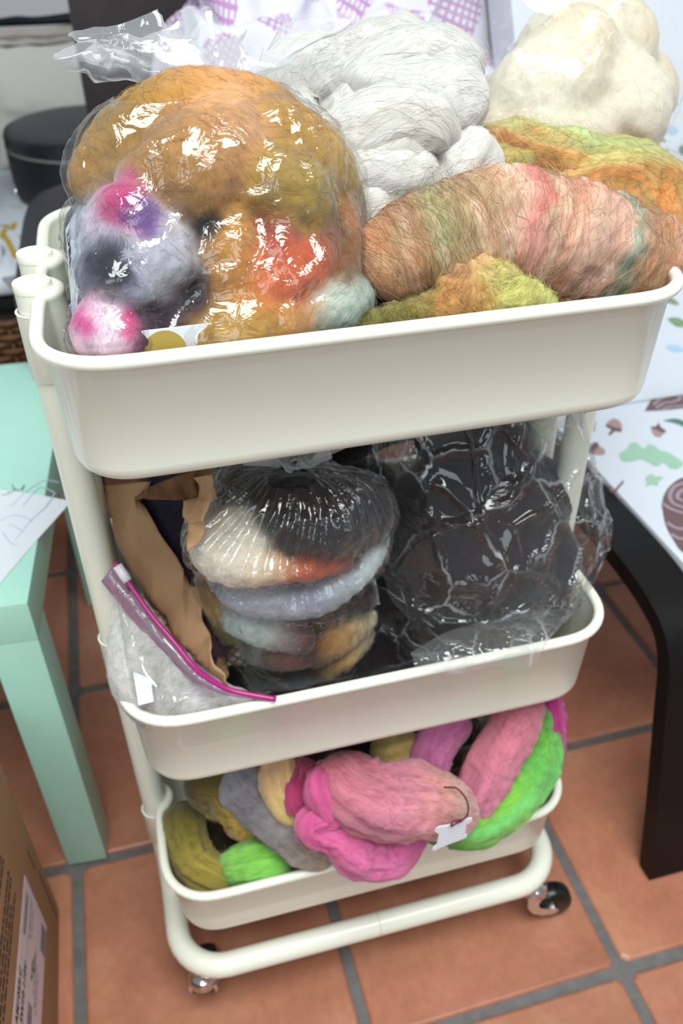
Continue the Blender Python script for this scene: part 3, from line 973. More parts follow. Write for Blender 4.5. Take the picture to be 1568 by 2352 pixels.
def roving(name, pts, stops, parent=None, squash=1.0, tone=.18, groove=.10, lump=.12, twist=0.0, fib=0.0, veins=(), around=(),
           nt_=None, nv=40, fuzz=1.0, stray=.06, skew=0.0, blur=.04, mat=None, fr=(.00006, .00011), flen=(.018, .05), top=None, fv=(.75, 1.35)):
    """a fat rope of combed wool along pts (x,y,z,r). fib 0 = fibres run along it, 1 = wound round it.
    around = [(angle 0..1, width, colour)] stripes that run along the rope; veins = [(colour, amount, scale)]"""
    SEED[0] += 1; sd = SEED[0] * 7.31
    rng = np.random.default_rng(SEED[0])
    P = np.asarray(pts, dtype=float)
    L = np.linalg.norm(np.diff(P[:, :3], axis=0), axis=1).sum()
    n = nt_ or int(np.clip(L / .0022, 40, 220))
    C4 = catmull(P, n); C, R = C4[:, :3], np.maximum(C4[:, 3], .001)
    s = np.r_[0, np.cumsum(np.linalg.norm(np.diff(C, axis=0), axis=1))]; L = s[-1]
    e0 = np.clip(s / (R[0] * .9), 0, 1); e1 = np.clip((L - s) / (R[-1] * .9), 0, 1)
    R = R * np.sqrt(np.maximum(1 - (1 - e0) ** 2, .0004)) * np.sqrt(np.maximum(1 - (1 - e1) ** 2, .0004))
    T, N, B = frames(C)
    v = np.linspace(0, 2 * np.pi, nv, endpoint=False)
    S, Vv = np.meshgrid(s, v, indexing='ij')
    tw = Vv + twist * S
    Rm = R[:, None]
    q = np.stack([np.cos(tw) * Rm / .02, np.sin(tw) * Rm / .02, S / .02], -1)
    low = fbm(q * np.array([.9, .9, .55]) + sd, 2)
    al = np.stack([np.cos(tw) * 4.5, np.sin(tw) * 4.5, S * 12], -1)
    ar = np.stack([np.cos(tw) * .8, np.sin(tw) * .8, S * 210 + np.sin(tw) * .6], -1)
    st = .7 * fbm((ar if fib > .5 else al) + sd * 1.7, 3) + .5 * fbm(q * 3.1 + sd, 2)
    r = Rm * (1 + lump * low + groove * st)
    up = np.array([0, 0, 1.0])
    dirv = np.cos(Vv)[..., None] * N[:, None] + np.sin(Vv)[..., None] * B[:, None]
    X = C[:, None] + dirv * r[..., None]
    if squash != 1.0: X = C[:, None] + (X - C[:, None]) * np.array([1, 1, squash])
    # dye
    ss = fbm(q * np.array([1.3, 1.3, .8]) + sd * .3, 3)
    tt = S / L + blur * ss + skew * np.sin(tw) + (.02 * st)
    col = stops_color(tt, stops)
    for hexc, amt, sc in veins:
        f = np.clip((fbm((ar * np.array([1, 1, sc]) if fib > .5 else al * sc) + sd * 2.9 + amt * 50, 3) - .15) * 2.2, 0, 1) * amt
        col = col * (1 - f[..., None]) + np.array(lin(hexc)) * f[..., None]
    if top is not None:      # a colour that the upper side of the rope was dyed
        hexc, lo, hi = top
        f = np.clip((dirv[..., 2] + .25 * ss - lo) / (hi - lo), 0, 1)
        col = col * (1 - f[..., None]) + np.array(lin(hexc)) * f[..., None]
    col = np.clip(col * (1 + tone * st[..., None]), 0, 1)
    uv = np.stack([S, Vv / (2 * np.pi) * .12], -1) if fib < .5 else np.stack([Vv / (2 * np.pi) * .12, S], -1)
    o = mesh(name, X.reshape(-1, 3), grid_faces(n, nv, True)[:, ::-1].tolist(), mat or WOOL, parent, cols=col.reshape(-1, 3), uvs=uv.reshape(-1, 2))
    # loose fibres lying on the surface
    area = (2 * np.pi * R * (L / n)).sum()
    nf = int(area * 60000 * fuzz)
    if nf > 20:
        K = 7
        t0 = rng.random(nf) * (n - 1); v0 = rng.random(nf) * nv
        ln = rng.uniform(*flen, nf); k = np.linspace(0, 1, K)[None]
        dt, dv = ln / (L / n), ln / np.maximum(2 * np.pi * R[t0.astype(int)] / nv, 1e-4)
        sgn = rng.choice([-1, 1], nf)
        ang = rng.normal(0, .38, nf) + (math.pi / 2 if fib > .5 else 0)
        wig = rng.normal(0, .25, (nf, 1)) * np.sin(k * rng.uniform(2, 7, (nf, 1)))
        ti = np.clip(t0[:, None] + (sgn * dt * np.cos(ang))[:, None] * k, 0, n - 1.001)
        vi = (v0[:, None] + (sgn * dv * np.sin(ang))[:, None] * k + wig * nv * .05) % nv
        a, fa = ti.astype(int), (ti % 1)[..., None]; c, fc = vi.astype(int) % nv, (vi % 1)[..., None]; c2 = (c + 1) % nv
        bl = lambda G: (G[a, c] * (1 - fc) + G[a, c2] * fc) * (1 - fa) + (G[a + 1, c] * (1 - fc) + G[a + 1, c2] * fc) * fa
        base, nrm = bl(X), bl(dirv)
        isst = rng.random(nf) < stray
        lift = np.where(isst, rng.uniform(.002, .009, nf), rng.uniform(.0001, .0007, nf))[:, None]
        prof = np.where(isst[:, None], np.sin(k * math.pi * rng.uniform(.45, 1.0, (nf, 1))), .3 + .7 * k ** 2)
        pos = base + nrm * (lift * prof + .0001)[..., None]
        pos += np.where(isst, .0016, .00025)[:, None, None] * rng.normal(0, 1, (nf, K, 3)).cumsum(1) * (k[..., None] > 0) * .5
        cc = bl(col)[:, 0]; cc = np.clip(cc * rng.uniform(fv[0], fv[1], (nf, 1)) + rng.uniform(0, .03, (nf, 1)), 0, 1)
        hc = bpy.data.hair_curves.new('fibres'); hc.add_curves([K] * nf)
        off = np.array(world_loc(o))
        hc.position_data.foreach_set('vector', (pos - off).astype(np.float32).ravel())
        ra = hc.attributes.new('radius', 'FLOAT', 'POINT')
        rad = np.repeat(rng.uniform(fr[0], fr[1], nf)[:, None], K, 1) * np.array([.7, 1, 1, 1, .9, .7, .3])
        ra.data.foreach_set('value', rad.astype(np.float32).ravel())
        ca_ = hc.attributes.new('Col', 'FLOAT_COLOR', 'CURVE')
        ca_.data.foreach_set('color', np.c_[cc, np.ones(nf)].astype(np.float32).ravel())
        hc.materials.append(FIBRE)
        fo = bpy.data.objects.new('fibres', hc); COL.objects.link(fo); fo.parent = o; fo['kind'] = 'stuff'
    return o


def soft_wool_mat():
    m, nt, b = new_mat('soft_wool')
    at = nd(nt, 'ShaderNodeAttribute', _attribute_name='Col'); tc = nd(nt, 'ShaderNodeTexCoord')
    n1 = nd(nt, 'ShaderNodeTexNoise', Scale=70.0, Detail=5.0, Roughness=.65, Distortion=2.5)
    nt.links.new(tc.outputs['Object'], n1.inputs['Vector'])
    hs = nd(nt, 'ShaderNodeHueSaturation', Saturation=.95)
    mr = nd(nt, 'ShaderNodeMapRange'); mr.inputs[1].default_value = .3; mr.inputs[2].default_value = .7; mr.inputs[3].default_value = .88; mr.inputs[4].default_value = 1.10
    nt.links.new(n1.outputs['Fac'], mr.inputs[0]); nt.links.new(mr.outputs[0], hs.inputs['Value'])
    nt.links.new(at.outputs['Color'], hs.inputs['Color']); nt.links.new(hs.outputs[0], b.inputs['Base Color'])
    b.inputs['Roughness'].default_value = .95; b.inputs['Specular IOR Level'].default_value = .1; b.inputs['Sheen Weight'].default_value = .3
    bp = nd(nt, 'ShaderNodeBump', Strength=.35, Distance=.002)
    nt.links.new(n1.outputs['Fac'], bp.inputs['Height']); nt.links.new(bp.outputs['Normal'], b.inputs['Normal'])
    return m


SOFT = soft_wool_mat()


def fused(name, lobes, parent, voxel=.0032, sigma=.003, smooth=5, tone=.10, fluff=.0010, fuzz=1.0, warp=.005, rs=1.0, dyes_and_shade=(), zmin=None, deep=1.0):
    """one soft wool mass grown from overlapping lobes [(points, colour stops)]; each lobe keeps its dye, blended where they meet"""
    SEED[0] += 1; rng = np.random.default_rng(SEED[0]); sd = SEED[0] * 3.7
    parts, smp, sr, sc_ = [], [], [], []
    for pts, stops in lobes:
        P = np.asarray(pts, dtype=float); L = np.linalg.norm(np.diff(P[:, :3], axis=0), axis=1).sum()
        C4 = catmull(P, max(10, int(L / .004))); C, R = C4[:, :3], np.maximum(C4[:, 3] * rs, .002)
        k = np.linspace(0, math.pi / 2, 6)[:-1]
        T = np.gradient(C, axis=0); T /= np.linalg.norm(T, axis=1)[:, None]
        Cx = np.vstack([C[0] - T[0] * R[0] * np.cos(k)[:, None], C, C[-1] + T[-1] * R[-1] * np.sin(k + .3)[:, None]])
        Rx = np.r_[R[0] * np.maximum(np.sin(k), .05), R, R[-1] * np.maximum(np.cos(k + .3), .05)]
        parts.append(sweep(Cx, Rx, 20))
        smp.append(C); sr.append(R); sc_.append(stops_color(np.linspace(0, 1, len(C)), stops))
    v, f = join(parts)
    o = mesh(name, v, f, SOFT, parent)
    md = o.modifiers.new('r', 'REMESH'); md.mode = 'VOXEL'; md.voxel_size = voxel
    ms = o.modifiers.new('s', 'SMOOTH'); ms.iterations = smooth; ms.factor = .5
    bpy.context.view_layer.update()
    ev = o.evaluated_get(bpy.context.evaluated_depsgraph_get()); me = bpy.data.meshes.new_from_object(ev)
    o.modifiers.clear(); old = o.data; o.data = me; bpy.data.meshes.remove(old); me.name = name
    if not me.materials: me.materials.append(SOFT)
    n = len(me.vertices); co = np.empty(n * 3); me.vertices.foreach_get('co', co); co = co.reshape(-1, 3)
    nr = np.empty(n * 3); me.vertices.foreach_get('normal', nr); nr = nr.reshape(-1, 3)
    w0 = co + np.array(world_loc(o))
    S, R, K = np.vstack(smp), np.concatenate(sr), np.vstack(sc_)
    wp = w0 + warp * np.stack([fbm(w0 * 70 + sd, 2), fbm(w0 * 70 + sd + 31, 2), fbm(w0 * 70 + sd + 67, 2)], -1)
    col = np.empty((n, 3))
    for a in range(0, n, 4000):
        d = np.linalg.norm(wp[a:a + 4000, None] - S[None], axis=2) - R[None]
        e = np.exp(-(d - d.min(1, keepdims=True)) / sigma); e /= e.sum(1, keepdims=True)
        col[a:a + 4000] = e @ K
    for c, rad, hexc in dyes_and_shade:      # spots of dye, and dark spots painting shade between lobes
        g = np.exp(-((np.linalg.norm(wp - np.asarray(c)[None, :3], axis=1) / rad) ** 4))[:, None]
        col = col * (1 - g) + np.array(lin(hexc)) * g
    col = col ** (1 / max(deep, .01)) if deep != 1 else col      # deeper dye bath
    fl = fbm(w0 * 160 + sd, 3)
    col = np.clip(col * (1 + tone * fl[:, None]), 0, 1)
    co2 = co + nr * (fluff * fl + .5 * fluff * fbm(w0 * 420, 2))[:, None]
    if zmin is not None: co2[:, 2] = np.maximum(co2[:, 2], zmin - world_loc(o)[2] + .001 * rng.random(n))
    me.vertices.foreach_set('co', co2.ravel())
    ca_ = me.color_attributes.new('Col', 'FLOAT_COLOR', 'POINT'); ca_.data.foreach_set('color', np.c_[col, np.ones(n)].astype(np.float32).ravel())
    me.polygons.foreach_set('use_smooth', [True] * len(me.polygons)); me.update()
    nf = int(n * .9 * fuzz)
    if nf > 20:
        K_ = 5; idx = rng.integers(0, n, nf)
        g = np.stack([fbm(w0[idx] * 25 + sd, 2), fbm(w0[idx] * 25 + sd + 11, 2), fbm(w0[idx] * 25 + sd + 23, 2)], -1) + rng.normal(0, .25, (nf, 3))
        g -= nr[idx] * (g * nr[idx]).sum(1, keepdims=True); g /= np.linalg.norm(g, axis=1)[:, None] + 1e-9
        k = np.linspace(-.5, .5, K_)[None]; ln = rng.uniform(.005, .014, nf)[:, None]
        pos = co2[idx][:, None] + g[:, None] * (k * ln)[..., None] + nr[idx][:, None] * (.0003 + .0006 * rng.random((nf, 1)) - 6 * (k * ln) ** 2)[..., None] + rng.normal(0, .0002, (nf, K_, 3))
        hc = bpy.data.hair_curves.new('fibres'); hc.add_curves([K_] * nf)
        hc.position_data.foreach_set('vector', pos.astype(np.float32).ravel())
        ra = hc.attributes.new('radius', 'FLOAT', 'POINT'); ra.data.foreach_set('value', np.tile(np.array([.00003, .00007, .00008, .00007, .00003], dtype=np.float32), nf))
        cc = np.clip(col[idx] * rng.uniform(.8, 1.35, (nf, 1)) + .01, 0, 1)
        ca_ = hc.attributes.new('Col', 'FLOAT_COLOR', 'CURVE'); ca_.data.foreach_set('color', np.c_[cc, np.ones(nf)].astype(np.float32).ravel())
        hc.materials.append(FIBRE)
        fo = bpy.data.objects.new('fibres', hc); COL.objects.link(fo); fo.parent = o; fo['kind'] = 'stuff'
    return o


def pp(*pts):
    """(px, py, y, r) read in the photograph at world depth y -> (x, y, z, r)"""
    out = []
    for a, b, y, r in pts:
        q = at_y(a, b, y); out.append((q[0], q[1], q[2], r))
    return out


def base_empty(name, x, y, z, label, cat, group=None):
    return tag(empty(name, (x, y, z)), label, cat, group)


# ---- top tray: white bundle
wht = base_empty('white_wool_bundle', .06, .06, Z1 - H1 + .004, 'fluffy white mohair bundle wound in fat loops in the top tray centre', 'wool')
WS = [(0, '#C8C5C0'), (1, '#C3BFB8')]
white = dict(stops=WS, parent=wht, tone=.10, groove=.10, lump=.12, fuzz=.8, stray=.10, fr=(.00005, .0001), fv=(1.0, 1.3), veins=[('#C9BFAE', .35, .8)])
for pts in ([(700, 500, .05, .05), (850, 440, .06, .066), (960, 380, .07, .066), (1010, 330, .07, .05)],
            [(720, 400, .06, .05), (830, 300, .08, .06), (940, 220, .10, .055), (1020, 220, .10, .04)],
            [(668, 260, .06, .028), (700, 190, .07, .030), (790, 160, .08, .026), (880, 150, .085, .024), (960, 150, .085, .02)],
            [(800, 260, .055, .020), (840, 205, .06, .030), (930, 175, .06, .034), (1020, 190, .06, .034), (1070, 240, .06, .026)],
            [(730, 320, .03, .026), (670, 290, .035, .026), (650, 230, .05, .024), (700, 200, .06, .020)],
            [(860, 265, .025, .020), (950, 262, .02, .026), (1030, 245, .03, .030), (1080, 285, .04, .024)],
            [(700, 345, .02, .018), (780, 335, .015, .024), (870, 290, .01, .026), (950, 285, .008, .026), (990, 310, .008, .022), (985, 350, .01, .018)],
            [(690, 300, .02, .020), (740, 385, .012, .024), (830, 395, .004, .025), (920, 360, .004, .027), (985, 335, .004, .022)],
            [(1085, 300, .03, .024), (1060, 370, .015, .030), (1020, 430, .005, .031), (965, 450, .003, .024)],
            [(760, 430, .005, .022), (850, 420, -.002, .027), (930, 405, -.002, .028), (1000, 380, .002, .022)],
            [(790, 490, .0, .03), (850, 470, -.005, .033), (905, 462, -.005, .028)]):
    roving('loop', pp(*pts), **white)

# ---- top tray: draped orange batt
bat = base_empty('orange_green_batt', .17, .0, Z1 - H1 + .004, 'fluffy orange and green carded batt draped along the top tray right side', 'wool')
OS = [(0, '#B9713B'), (.3, '#CC8238'), (.6, '#D28A3A'), (1, '#C98A3E')]
orange = dict(parent=bat, tone=.22, groove=.16, lump=.2, fuzz=.9, stray=.14, veins=[('#8E5A2C', .5, .6), ('#D9B45A', .4, 1.2), ('#A8B068', .35, .9)], fr=(.00005, .0001))
roving('fold', pp((1105, 295, .045, .016), (1140, 335, .04, .024), (1210, 368, .035, .026), (1320, 388, .03, .026), (1420, 392, .025, .026), (1500, 440, .02, .028), (1535, 530, .0, .028), (1540, 620, -.015, .024)),
       [(0, '#B8C27C'), (.06, '#C4703A'), (.16, '#C98A45'), (.35, '#C58B45'), (.6, '#C98A3A'), (.8, '#CC7F33'), (1, '#C98A3C')], top=('#A3B878', .45, 1.1), **orange)
roving('fold', pp((1255, 450, .02, .014), (1310, 425, .015, .018), (1390, 405, .015, .021), (1450, 430, .015, .022), (1500, 500, .005, .022), (1515, 580, -.01, .02)), OS, top=('#B5BC74', .5, 1.15), **orange)
roving('fold', pp((1060, 440, .03, .022), (1130, 410, .03, .028), (1230, 430, .03, .030), (1300, 470, .03, .03), (1400, 500, .02, .03), (1490, 580, .01, .03)), [(0, '#B98A45'), (.3, '#93924A'), (.6, '#A2803F'), (1, '#A8632E')], **orange)
roving('fold', pp((900, 560, .03, .04), (1050, 560, .03, .05), (1200, 560, .03, .05), (1350, 580, .02, .05), (1460, 640, .0, .04)), [(0, '#6B5B33'), (.5, '#7A6A38'), (1, '#9A5F30')], **orange)

# ---- top tray: rolled batt in front
roll = base_empty('rolled_batt', .12, -.075, Z1 - H1 + .004, 'rolled terracotta pink and teal batt lying across the top tray front right', 'wool')
RS = [(0, '#C98B62'), (.06, '#B57A4E'), (.16, '#A5764C'), (.24, '#97885A'), (.30, '#A97E55'), (.38, '#BB8C66'), (.43, '#CFA890'), (.47, '#C06A5E'), (.50, '#BD6257'), (.54, '#B9A27C'), (.60, '#CF8B66'), (.66, '#CE9C84'), (.71, '#C89A88'), (.755, '#BE8870'), (.775, '#6E9C84'), (.80, '#75A28A'), (.825, '#B58A66'), (.90, '#A8714A'), (1, '#B2764E')]
roving('roll', pp((838, 655, -.085, .016), (870, 630, -.085, .027), (940, 585, -.08, .033), (1040, 555, -.078, .037), (1130, 528, -.076, .040), (1220, 538, -.076, .040), (1310, 560, -.078, .041), (1400, 590, -.080, .042), (1470, 628, -.082, .040), (1500, 668, -.082, .034)),
       RS, roll, fib=1.0, skew=.035, tone=.2, groove=.07, lump=.10, blur=.03, nv=56, fuzz=1.3, stray=.12, flen=(.02, .06), veins=[('#D9B9A4', .4, .35), ('#8A4A38', .35, .5), ('#8FA07A', .25, .3)])
roving('tail', pp((1500, 640, -.07, .012), (1505, 580, -.055, .014), (1490, 530, -.045, .012), (1450, 505, -.045, .008)), [(0, '#B08A72'), (.4, '#C2BEA9'), (1, '#BDC0AE')], roll, tone=.2, fuzz=1.3, stray=.15)

# ---- top tray: small lump at the front
lump_ = base_empty('olive_batt_lump', .06, -.12, Z1 - H1 + .004, 'small olive and orange wool lump under the rolled batt at the front rim', 'wool')
olive = dict(parent=lump_, tone=.25, groove=.15, lump=.25, fuzz=1.2, stray=.2, veins=[('#8D4F2A', .5, .7), ('#B9BC72', .4, 1.0)])
fused('wool_mass', [(pp((845, 748, -.118, .010), (930, 738, -.124, .013), (1020, 718, -.126, .016), (1110, 684, -.128, .018), (1180, 690, -.128, .017), (1250, 705, -.126, .010)), [(0, '#6F6A36'), (.3, '#8A7A3A'), (.5, '#B1723E'), (.7, '#B5AE60'), (1, '#A7A65C')]),
                    (pp((1050, 655, -.122, .011), (1110, 635, -.124, .012), (1165, 645, -.124, .010)), [(0, '#A9774E'), (.5, '#C08C62'), (1, '#AE8A58')]),
                    (pp((1120, 665, -.13, .012), (1180, 668, -.13, .012)), [(0, '#B9B868'), (1, '#A7A65C')])], lump_, voxel=.003, smooth=3, fluff=.003, fuzz=2.0, warp=.012, tone=.2)
roving('fold', pp((880, 760, -.06, .04), (1000, 720, -.06, .05), (1150, 700, -.06, .05), (1300, 700, -.06, .05), (1450, 720, -.06, .04)), [(0, '#5E4A2A'), (.5, '#6A4E2C'), (1, '#7A4A2C')], **olive)

# ---- clear film
def film_mat(name, tint='#FFFFFF', haze=.02, gloss=1.0, rough=.06, crinkle=.6, cscale=60.0, ridge=.5, rscale=16.0, crease_glint=.08, cw=.022):
    m = bpy.data.materials.new(name); m.use_nodes = True; nt = m.node_tree; nt.nodes.clear()
    out = nd(nt, 'ShaderNodeOutputMaterial')
    tc = nd(nt, 'ShaderNodeTexCoord')
    n1 = nd(nt, 'ShaderNodeTexNoise', Scale=cscale, Detail=3.0, Roughness=.55, Distortion=1.2)
    nt.links.new(tc.outputs['Object'], n1.inputs['Vector'])
    ds = nd(nt, 'ShaderNodeMixRGB', _blend_type='ADD'); ds.inputs[0].default_value = .016
    nt.links.new(tc.outputs['Object'], ds.inputs[1]); nt.links.new(n1.outputs['Color'], ds.inputs[2])
    vo = nd(nt, 'ShaderNodeTexVoronoi', Scale=rscale); vo.feature = 'DISTANCE_TO_EDGE'
    nt.links.new(ds.outputs[0], vo.inputs['Vector'])
    rr = nd(nt, 'ShaderNodeMapRange'); rr.inputs[1].default_value = 0.0; rr.inputs[2].default_value = .16; rr.inputs[3].default_value = 1.0; rr.inputs[4].default_value = 0.0
    rr.interpolation_type = 'SMOOTHERSTEP'
    nt.links.new(vo.outputs['Distance'], rr.inputs[0])
    b0 = nd(nt, 'ShaderNodeBump', Strength=crinkle, Distance=.004); nt.links.new(n1.outputs['Fac'], b0.inputs['Height'])
    bp = nd(nt, 'ShaderNodeBump', Strength=ridge, Distance=.004)
    nt.links.new(rr.outputs[0], bp.inputs['Height']); nt.links.new(b0.outputs['Normal'], bp.inputs['Normal'])
    tr = nd(nt, 'ShaderNodeBsdfTransparent'); tr.inputs['Color'].default_value = (*[c * .98 for c in lin(tint)], 1)
    gl = nd(nt, 'ShaderNodeBsdfGlossy'); gl.inputs['Roughness'].default_value = rough
    df = nd(nt, 'ShaderNodeBsdfTranslucent'); df.inputs['Color'].default_value = (*lin('#F2F2F6'), 1)
    d2 = nd(nt, 'ShaderNodeBsdfDiffuse'); d2.inputs['Color'].default_value = (*lin('#F2F2F6'), 1)
    lw = nd(nt, 'ShaderNodeLayerWeight'); lw.inputs['Blend'].default_value = .5
    nt.links.new(bp.outputs['Normal'], lw.inputs['Normal']); nt.links.new(bp.outputs['Normal'], gl.inputs['Normal'])
    pw = nd(nt, 'ShaderNodeMath', _operation='POWER'); pw.inputs[1].default_value = 4.0
    nt.links.new(lw.outputs['Facing'], pw.inputs[0])
    mr = nd(nt, 'ShaderNodeMapRange'); mr.inputs[3].default_value = .085 * gloss; mr.inputs[4].default_value = .7 * gloss
    nt.links.new(pw.outputs[0], mr.inputs[0])
    h1 = nd(nt, 'ShaderNodeMixShader'); h1.inputs[0].default_value = .5
    nt.links.new(df.outputs[0], h1.inputs[1]); nt.links.new(d2.outputs[0], h1.inputs[2])
    hz = nd(nt, 'ShaderNodeMixShader')
    # a sheet seen edge on lets less light through
    hm = nd(nt, 'ShaderNodeMapRange'); hm.inputs[3].default_value = haze; hm.inputs[4].default_value = min(.9, haze * 5)
    nt.links.new(pw.outputs[0], hm.inputs[0])
    # bright glints painted as white haze on the folds, set by crease
    cm = nd(nt, 'ShaderNodeMapRange'); cm.inputs[1].default_value = 0.0; cm.inputs[2].default_value = cw; cm.inputs[3].default_value = crease_glint; cm.inputs[4].default_value = 0.0
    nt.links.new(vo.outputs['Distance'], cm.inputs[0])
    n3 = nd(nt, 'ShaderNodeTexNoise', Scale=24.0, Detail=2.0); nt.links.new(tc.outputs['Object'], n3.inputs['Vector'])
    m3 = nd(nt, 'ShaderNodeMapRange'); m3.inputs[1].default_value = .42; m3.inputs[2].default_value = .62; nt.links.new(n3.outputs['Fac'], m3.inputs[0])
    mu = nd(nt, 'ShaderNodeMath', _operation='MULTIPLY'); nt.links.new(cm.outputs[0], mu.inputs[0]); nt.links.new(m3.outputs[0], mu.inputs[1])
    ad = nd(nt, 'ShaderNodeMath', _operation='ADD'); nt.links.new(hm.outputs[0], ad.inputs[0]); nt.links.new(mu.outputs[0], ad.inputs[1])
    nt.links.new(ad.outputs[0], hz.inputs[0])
    nt.links.new(tr.outputs[0], hz.inputs[1]); nt.links.new(h1.outputs[0], hz.inputs[2])
    mx = nd(nt, 'ShaderNodeMixShader')
    nt.links.new(mr.outputs[0], mx.inputs[0]); nt.links.new(hz.outputs[0], mx.inputs[1]); nt.links.new(gl.outputs[0], mx.inputs[2])
    nt.links.new(mx.outputs[0], out.inputs[0])
    return m


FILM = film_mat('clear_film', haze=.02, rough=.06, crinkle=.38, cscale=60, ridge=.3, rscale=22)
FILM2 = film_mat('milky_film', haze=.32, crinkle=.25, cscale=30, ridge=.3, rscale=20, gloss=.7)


def wrap_film(C, D, R, wool, off=.0016, iters=10):
    """draw a bag taut over its wool: for each ring direction find how far out the wool reaches, keep the sheet outside it"""
    from mathutils.bvhtree import BVHTree
    me = wool.data; o = np.array(world_loc(wool))
    bv = BVHTree.FromPolygons([tuple(np.array(v.co) + o) for v in me.vertices], [tuple(p.vertices) for p in me.polygons])
    n, m = R.shape; H = np.zeros((n, m))
    for i in range(n):
        c = C[i, :3]
        for j in range(m):
            d = Vector((D[j, 0], D[j, 1], 0)); p = Vector((c[0], c[1], c[2])) + d * .3
            q, _, _, t = bv.ray_cast(p, -d, .3)
            if q is not None: H[i, j] = .3 - t + off
    # the sheet bridges hollows: spread the wool's reach a little, then relax
    r = np.maximum(R * .97, H)
    for it in range(iters):
        L = r.copy()
        L[1:-1] = .25 * (r[2:] + r[:-2]) + .25 * (np.roll(r, 1, 1) + np.roll(r, -1, 1))[1:-1]
        k = np.ones(n)[:, None]; k[-12:] = 0
        r = np.maximum(r + .7 * k * (L - r), H)
    return r


def sheet_normals(P):
    du = np.gradient(P, axis=0); dv = (np.roll(P, -1, 1) - np.roll(P, 1, 1)); N = np.cross(dv, du)
    return N / (np.linalg.norm(N, axis=2, keepdims=True) + 1e-12)


def bag_surface(rings, wool=None, n=120, m=160, wr=.004, scale=28.0, seed=0.0, star=0, vert=0.0, exp=2.4, off=.0016, iters=10, sgain=.004, facet=0.0, nfac=90):
    """rings: (cx, cy, z, rx, ry) from bottom to top, interpolated, wrapped over the wool, then wrinkled"""
    C = catmull(np.array([list(r) for r in rings], dtype=float), n)
    a = np.linspace(0, 2 * np.pi, m, endpoint=False)
    ca_, sa_ = np.cos(a), np.sin(a); sg = lambda x: np.sign(x) * np.abs(x) ** (2 / exp)
    X = np.maximum(C[:, 3:4], .0008) * sg(ca_); Y = np.maximum(C[:, 4:5], .0008) * sg(sa_)
    R = np.hypot(X, Y)
    if wool is not None:
        ang = np.arctan2(Y, X); R2 = np.stack([np.interp(a, np.r_[t_ % (2 * np.pi)][np.argsort(t_ % (2 * np.pi))], r_[np.argsort(t_ % (2 * np.pi))], period=2 * np.pi) for t_, r_ in zip(ang, R)])
        R2 = wrap_film(C, np.stack([ca_, sa_], -1), R2, wool, off, iters); X, Y = R2 * ca_, R2 * sa_
    P = np.stack([C[:, 0:1] + X, C[:, 1:2] + Y, np.repeat(C[:, 2:3], m, 1)], -1)
    N = sheet_normals(P)
    rr = np.minimum(C[:, 3:4], C[:, 4:5]) / max(C[:, 3].max(), .01)
    w = np.clip(1 - np.abs(fbm(P * scale * np.array([1, 1, 1 - .6 * vert]) + seed, 3)) * 2.2, 0, 1) ** 1.5
    h = wr * np.clip(rr * 2.2, .12, 1) * w
    if star:
        g = np.abs(np.sin(a * star / 2 + 1.5 * fbm(np.stack([ca_ * 3 + seed, sa_ * 3, 0 * a], -1), 2)))[None] ** 1.6
        fade = np.clip((C[:, 2:3] - C[:, 2].min()) / np.ptp(C[:, 2]), 0, 1) ** 2.6
        h = h + sgain * fade * np.clip(rr * 3, 0, 1) * g
    if facet:
        # creases of stiff film: flat-ish panels meeting in narrow ridges
        g = np.random.default_rng(int(seed * 10)); lo, hi = P.reshape(-1, 3).min(0), P.reshape(-1, 3).max(0)
        S = lo + (hi - lo) * g.random((nfac, 3)); tilt = g.normal(0, 1, (nfac, 3)); F = P.reshape(-1, 3); hf = np.empty(len(F))
        F = F + .012 * np.stack([fbm(F * 22 + 5, 2), fbm(F * 22 + 55, 2), fbm(F * 22 + 95, 2)], -1)
        for k in range(0, len(F), 5000):
            d = np.linalg.norm(F[k:k + 5000, None] - S[None], axis=2); i1 = d.argmin(1); d1 = d[np.arange(len(d)), i1]; d[np.arange(len(d)), i1] = 9; d2 = d.min(1)
            e = d2 - d1
            hf[k:k + 5000] = np.exp(-(e / .0032) ** 2) + .35 * np.clip(((F[k:k + 5000] - S[i1]) * tilt[i1]).sum(1) / .03, -1, 1)
        h = h + facet * np.clip(rr * 3, 0, 1) * hf.reshape(h.shape)
    return P + N * h[..., None]


# ---- top tray: bag of dyed roving
ba = base_empty('dyed_wool_bag', -.09, -.03, Z1 - H1 + .004, 'clear plastic bag around gold, grey and purple dyed wool, left in the top tray', 'bag')
# the flared open end above the neck
nn, mm = 60, 160
a = np.linspace(0, 2 * np.pi, mm, endpoint=False); t = np.linspace(0, 1, nn)[:, None]
rx = .018 + .062 * t ** 1.1; ry = .013 + .012 * t
ru = 1 + .25 * np.sin(5 * a + 1) * t + .18 * np.sin(11 * a) * t
FX_ = -.072 - .012 * t + rx * np.cos(a) * ru; FY_ = -.003 + .03 * t + ry * np.sin(a) * ru
FZ_ = .912 + .026 * t + .010 * t * np.sin(3 * a + .8) + .006 * t * np.sin(7 * a) + 0 * a - .012 * t * np.cos(a) ** 2
Pf = np.stack([FX_, FY_, FZ_], -1); Pf += .004 * fbm(Pf * 60, 3)[..., None] * t[..., None]
mesh('bag_mouth', Pf.reshape(-1, 3), grid_faces(nn, mm, True).tolist(), FILM2, ba)
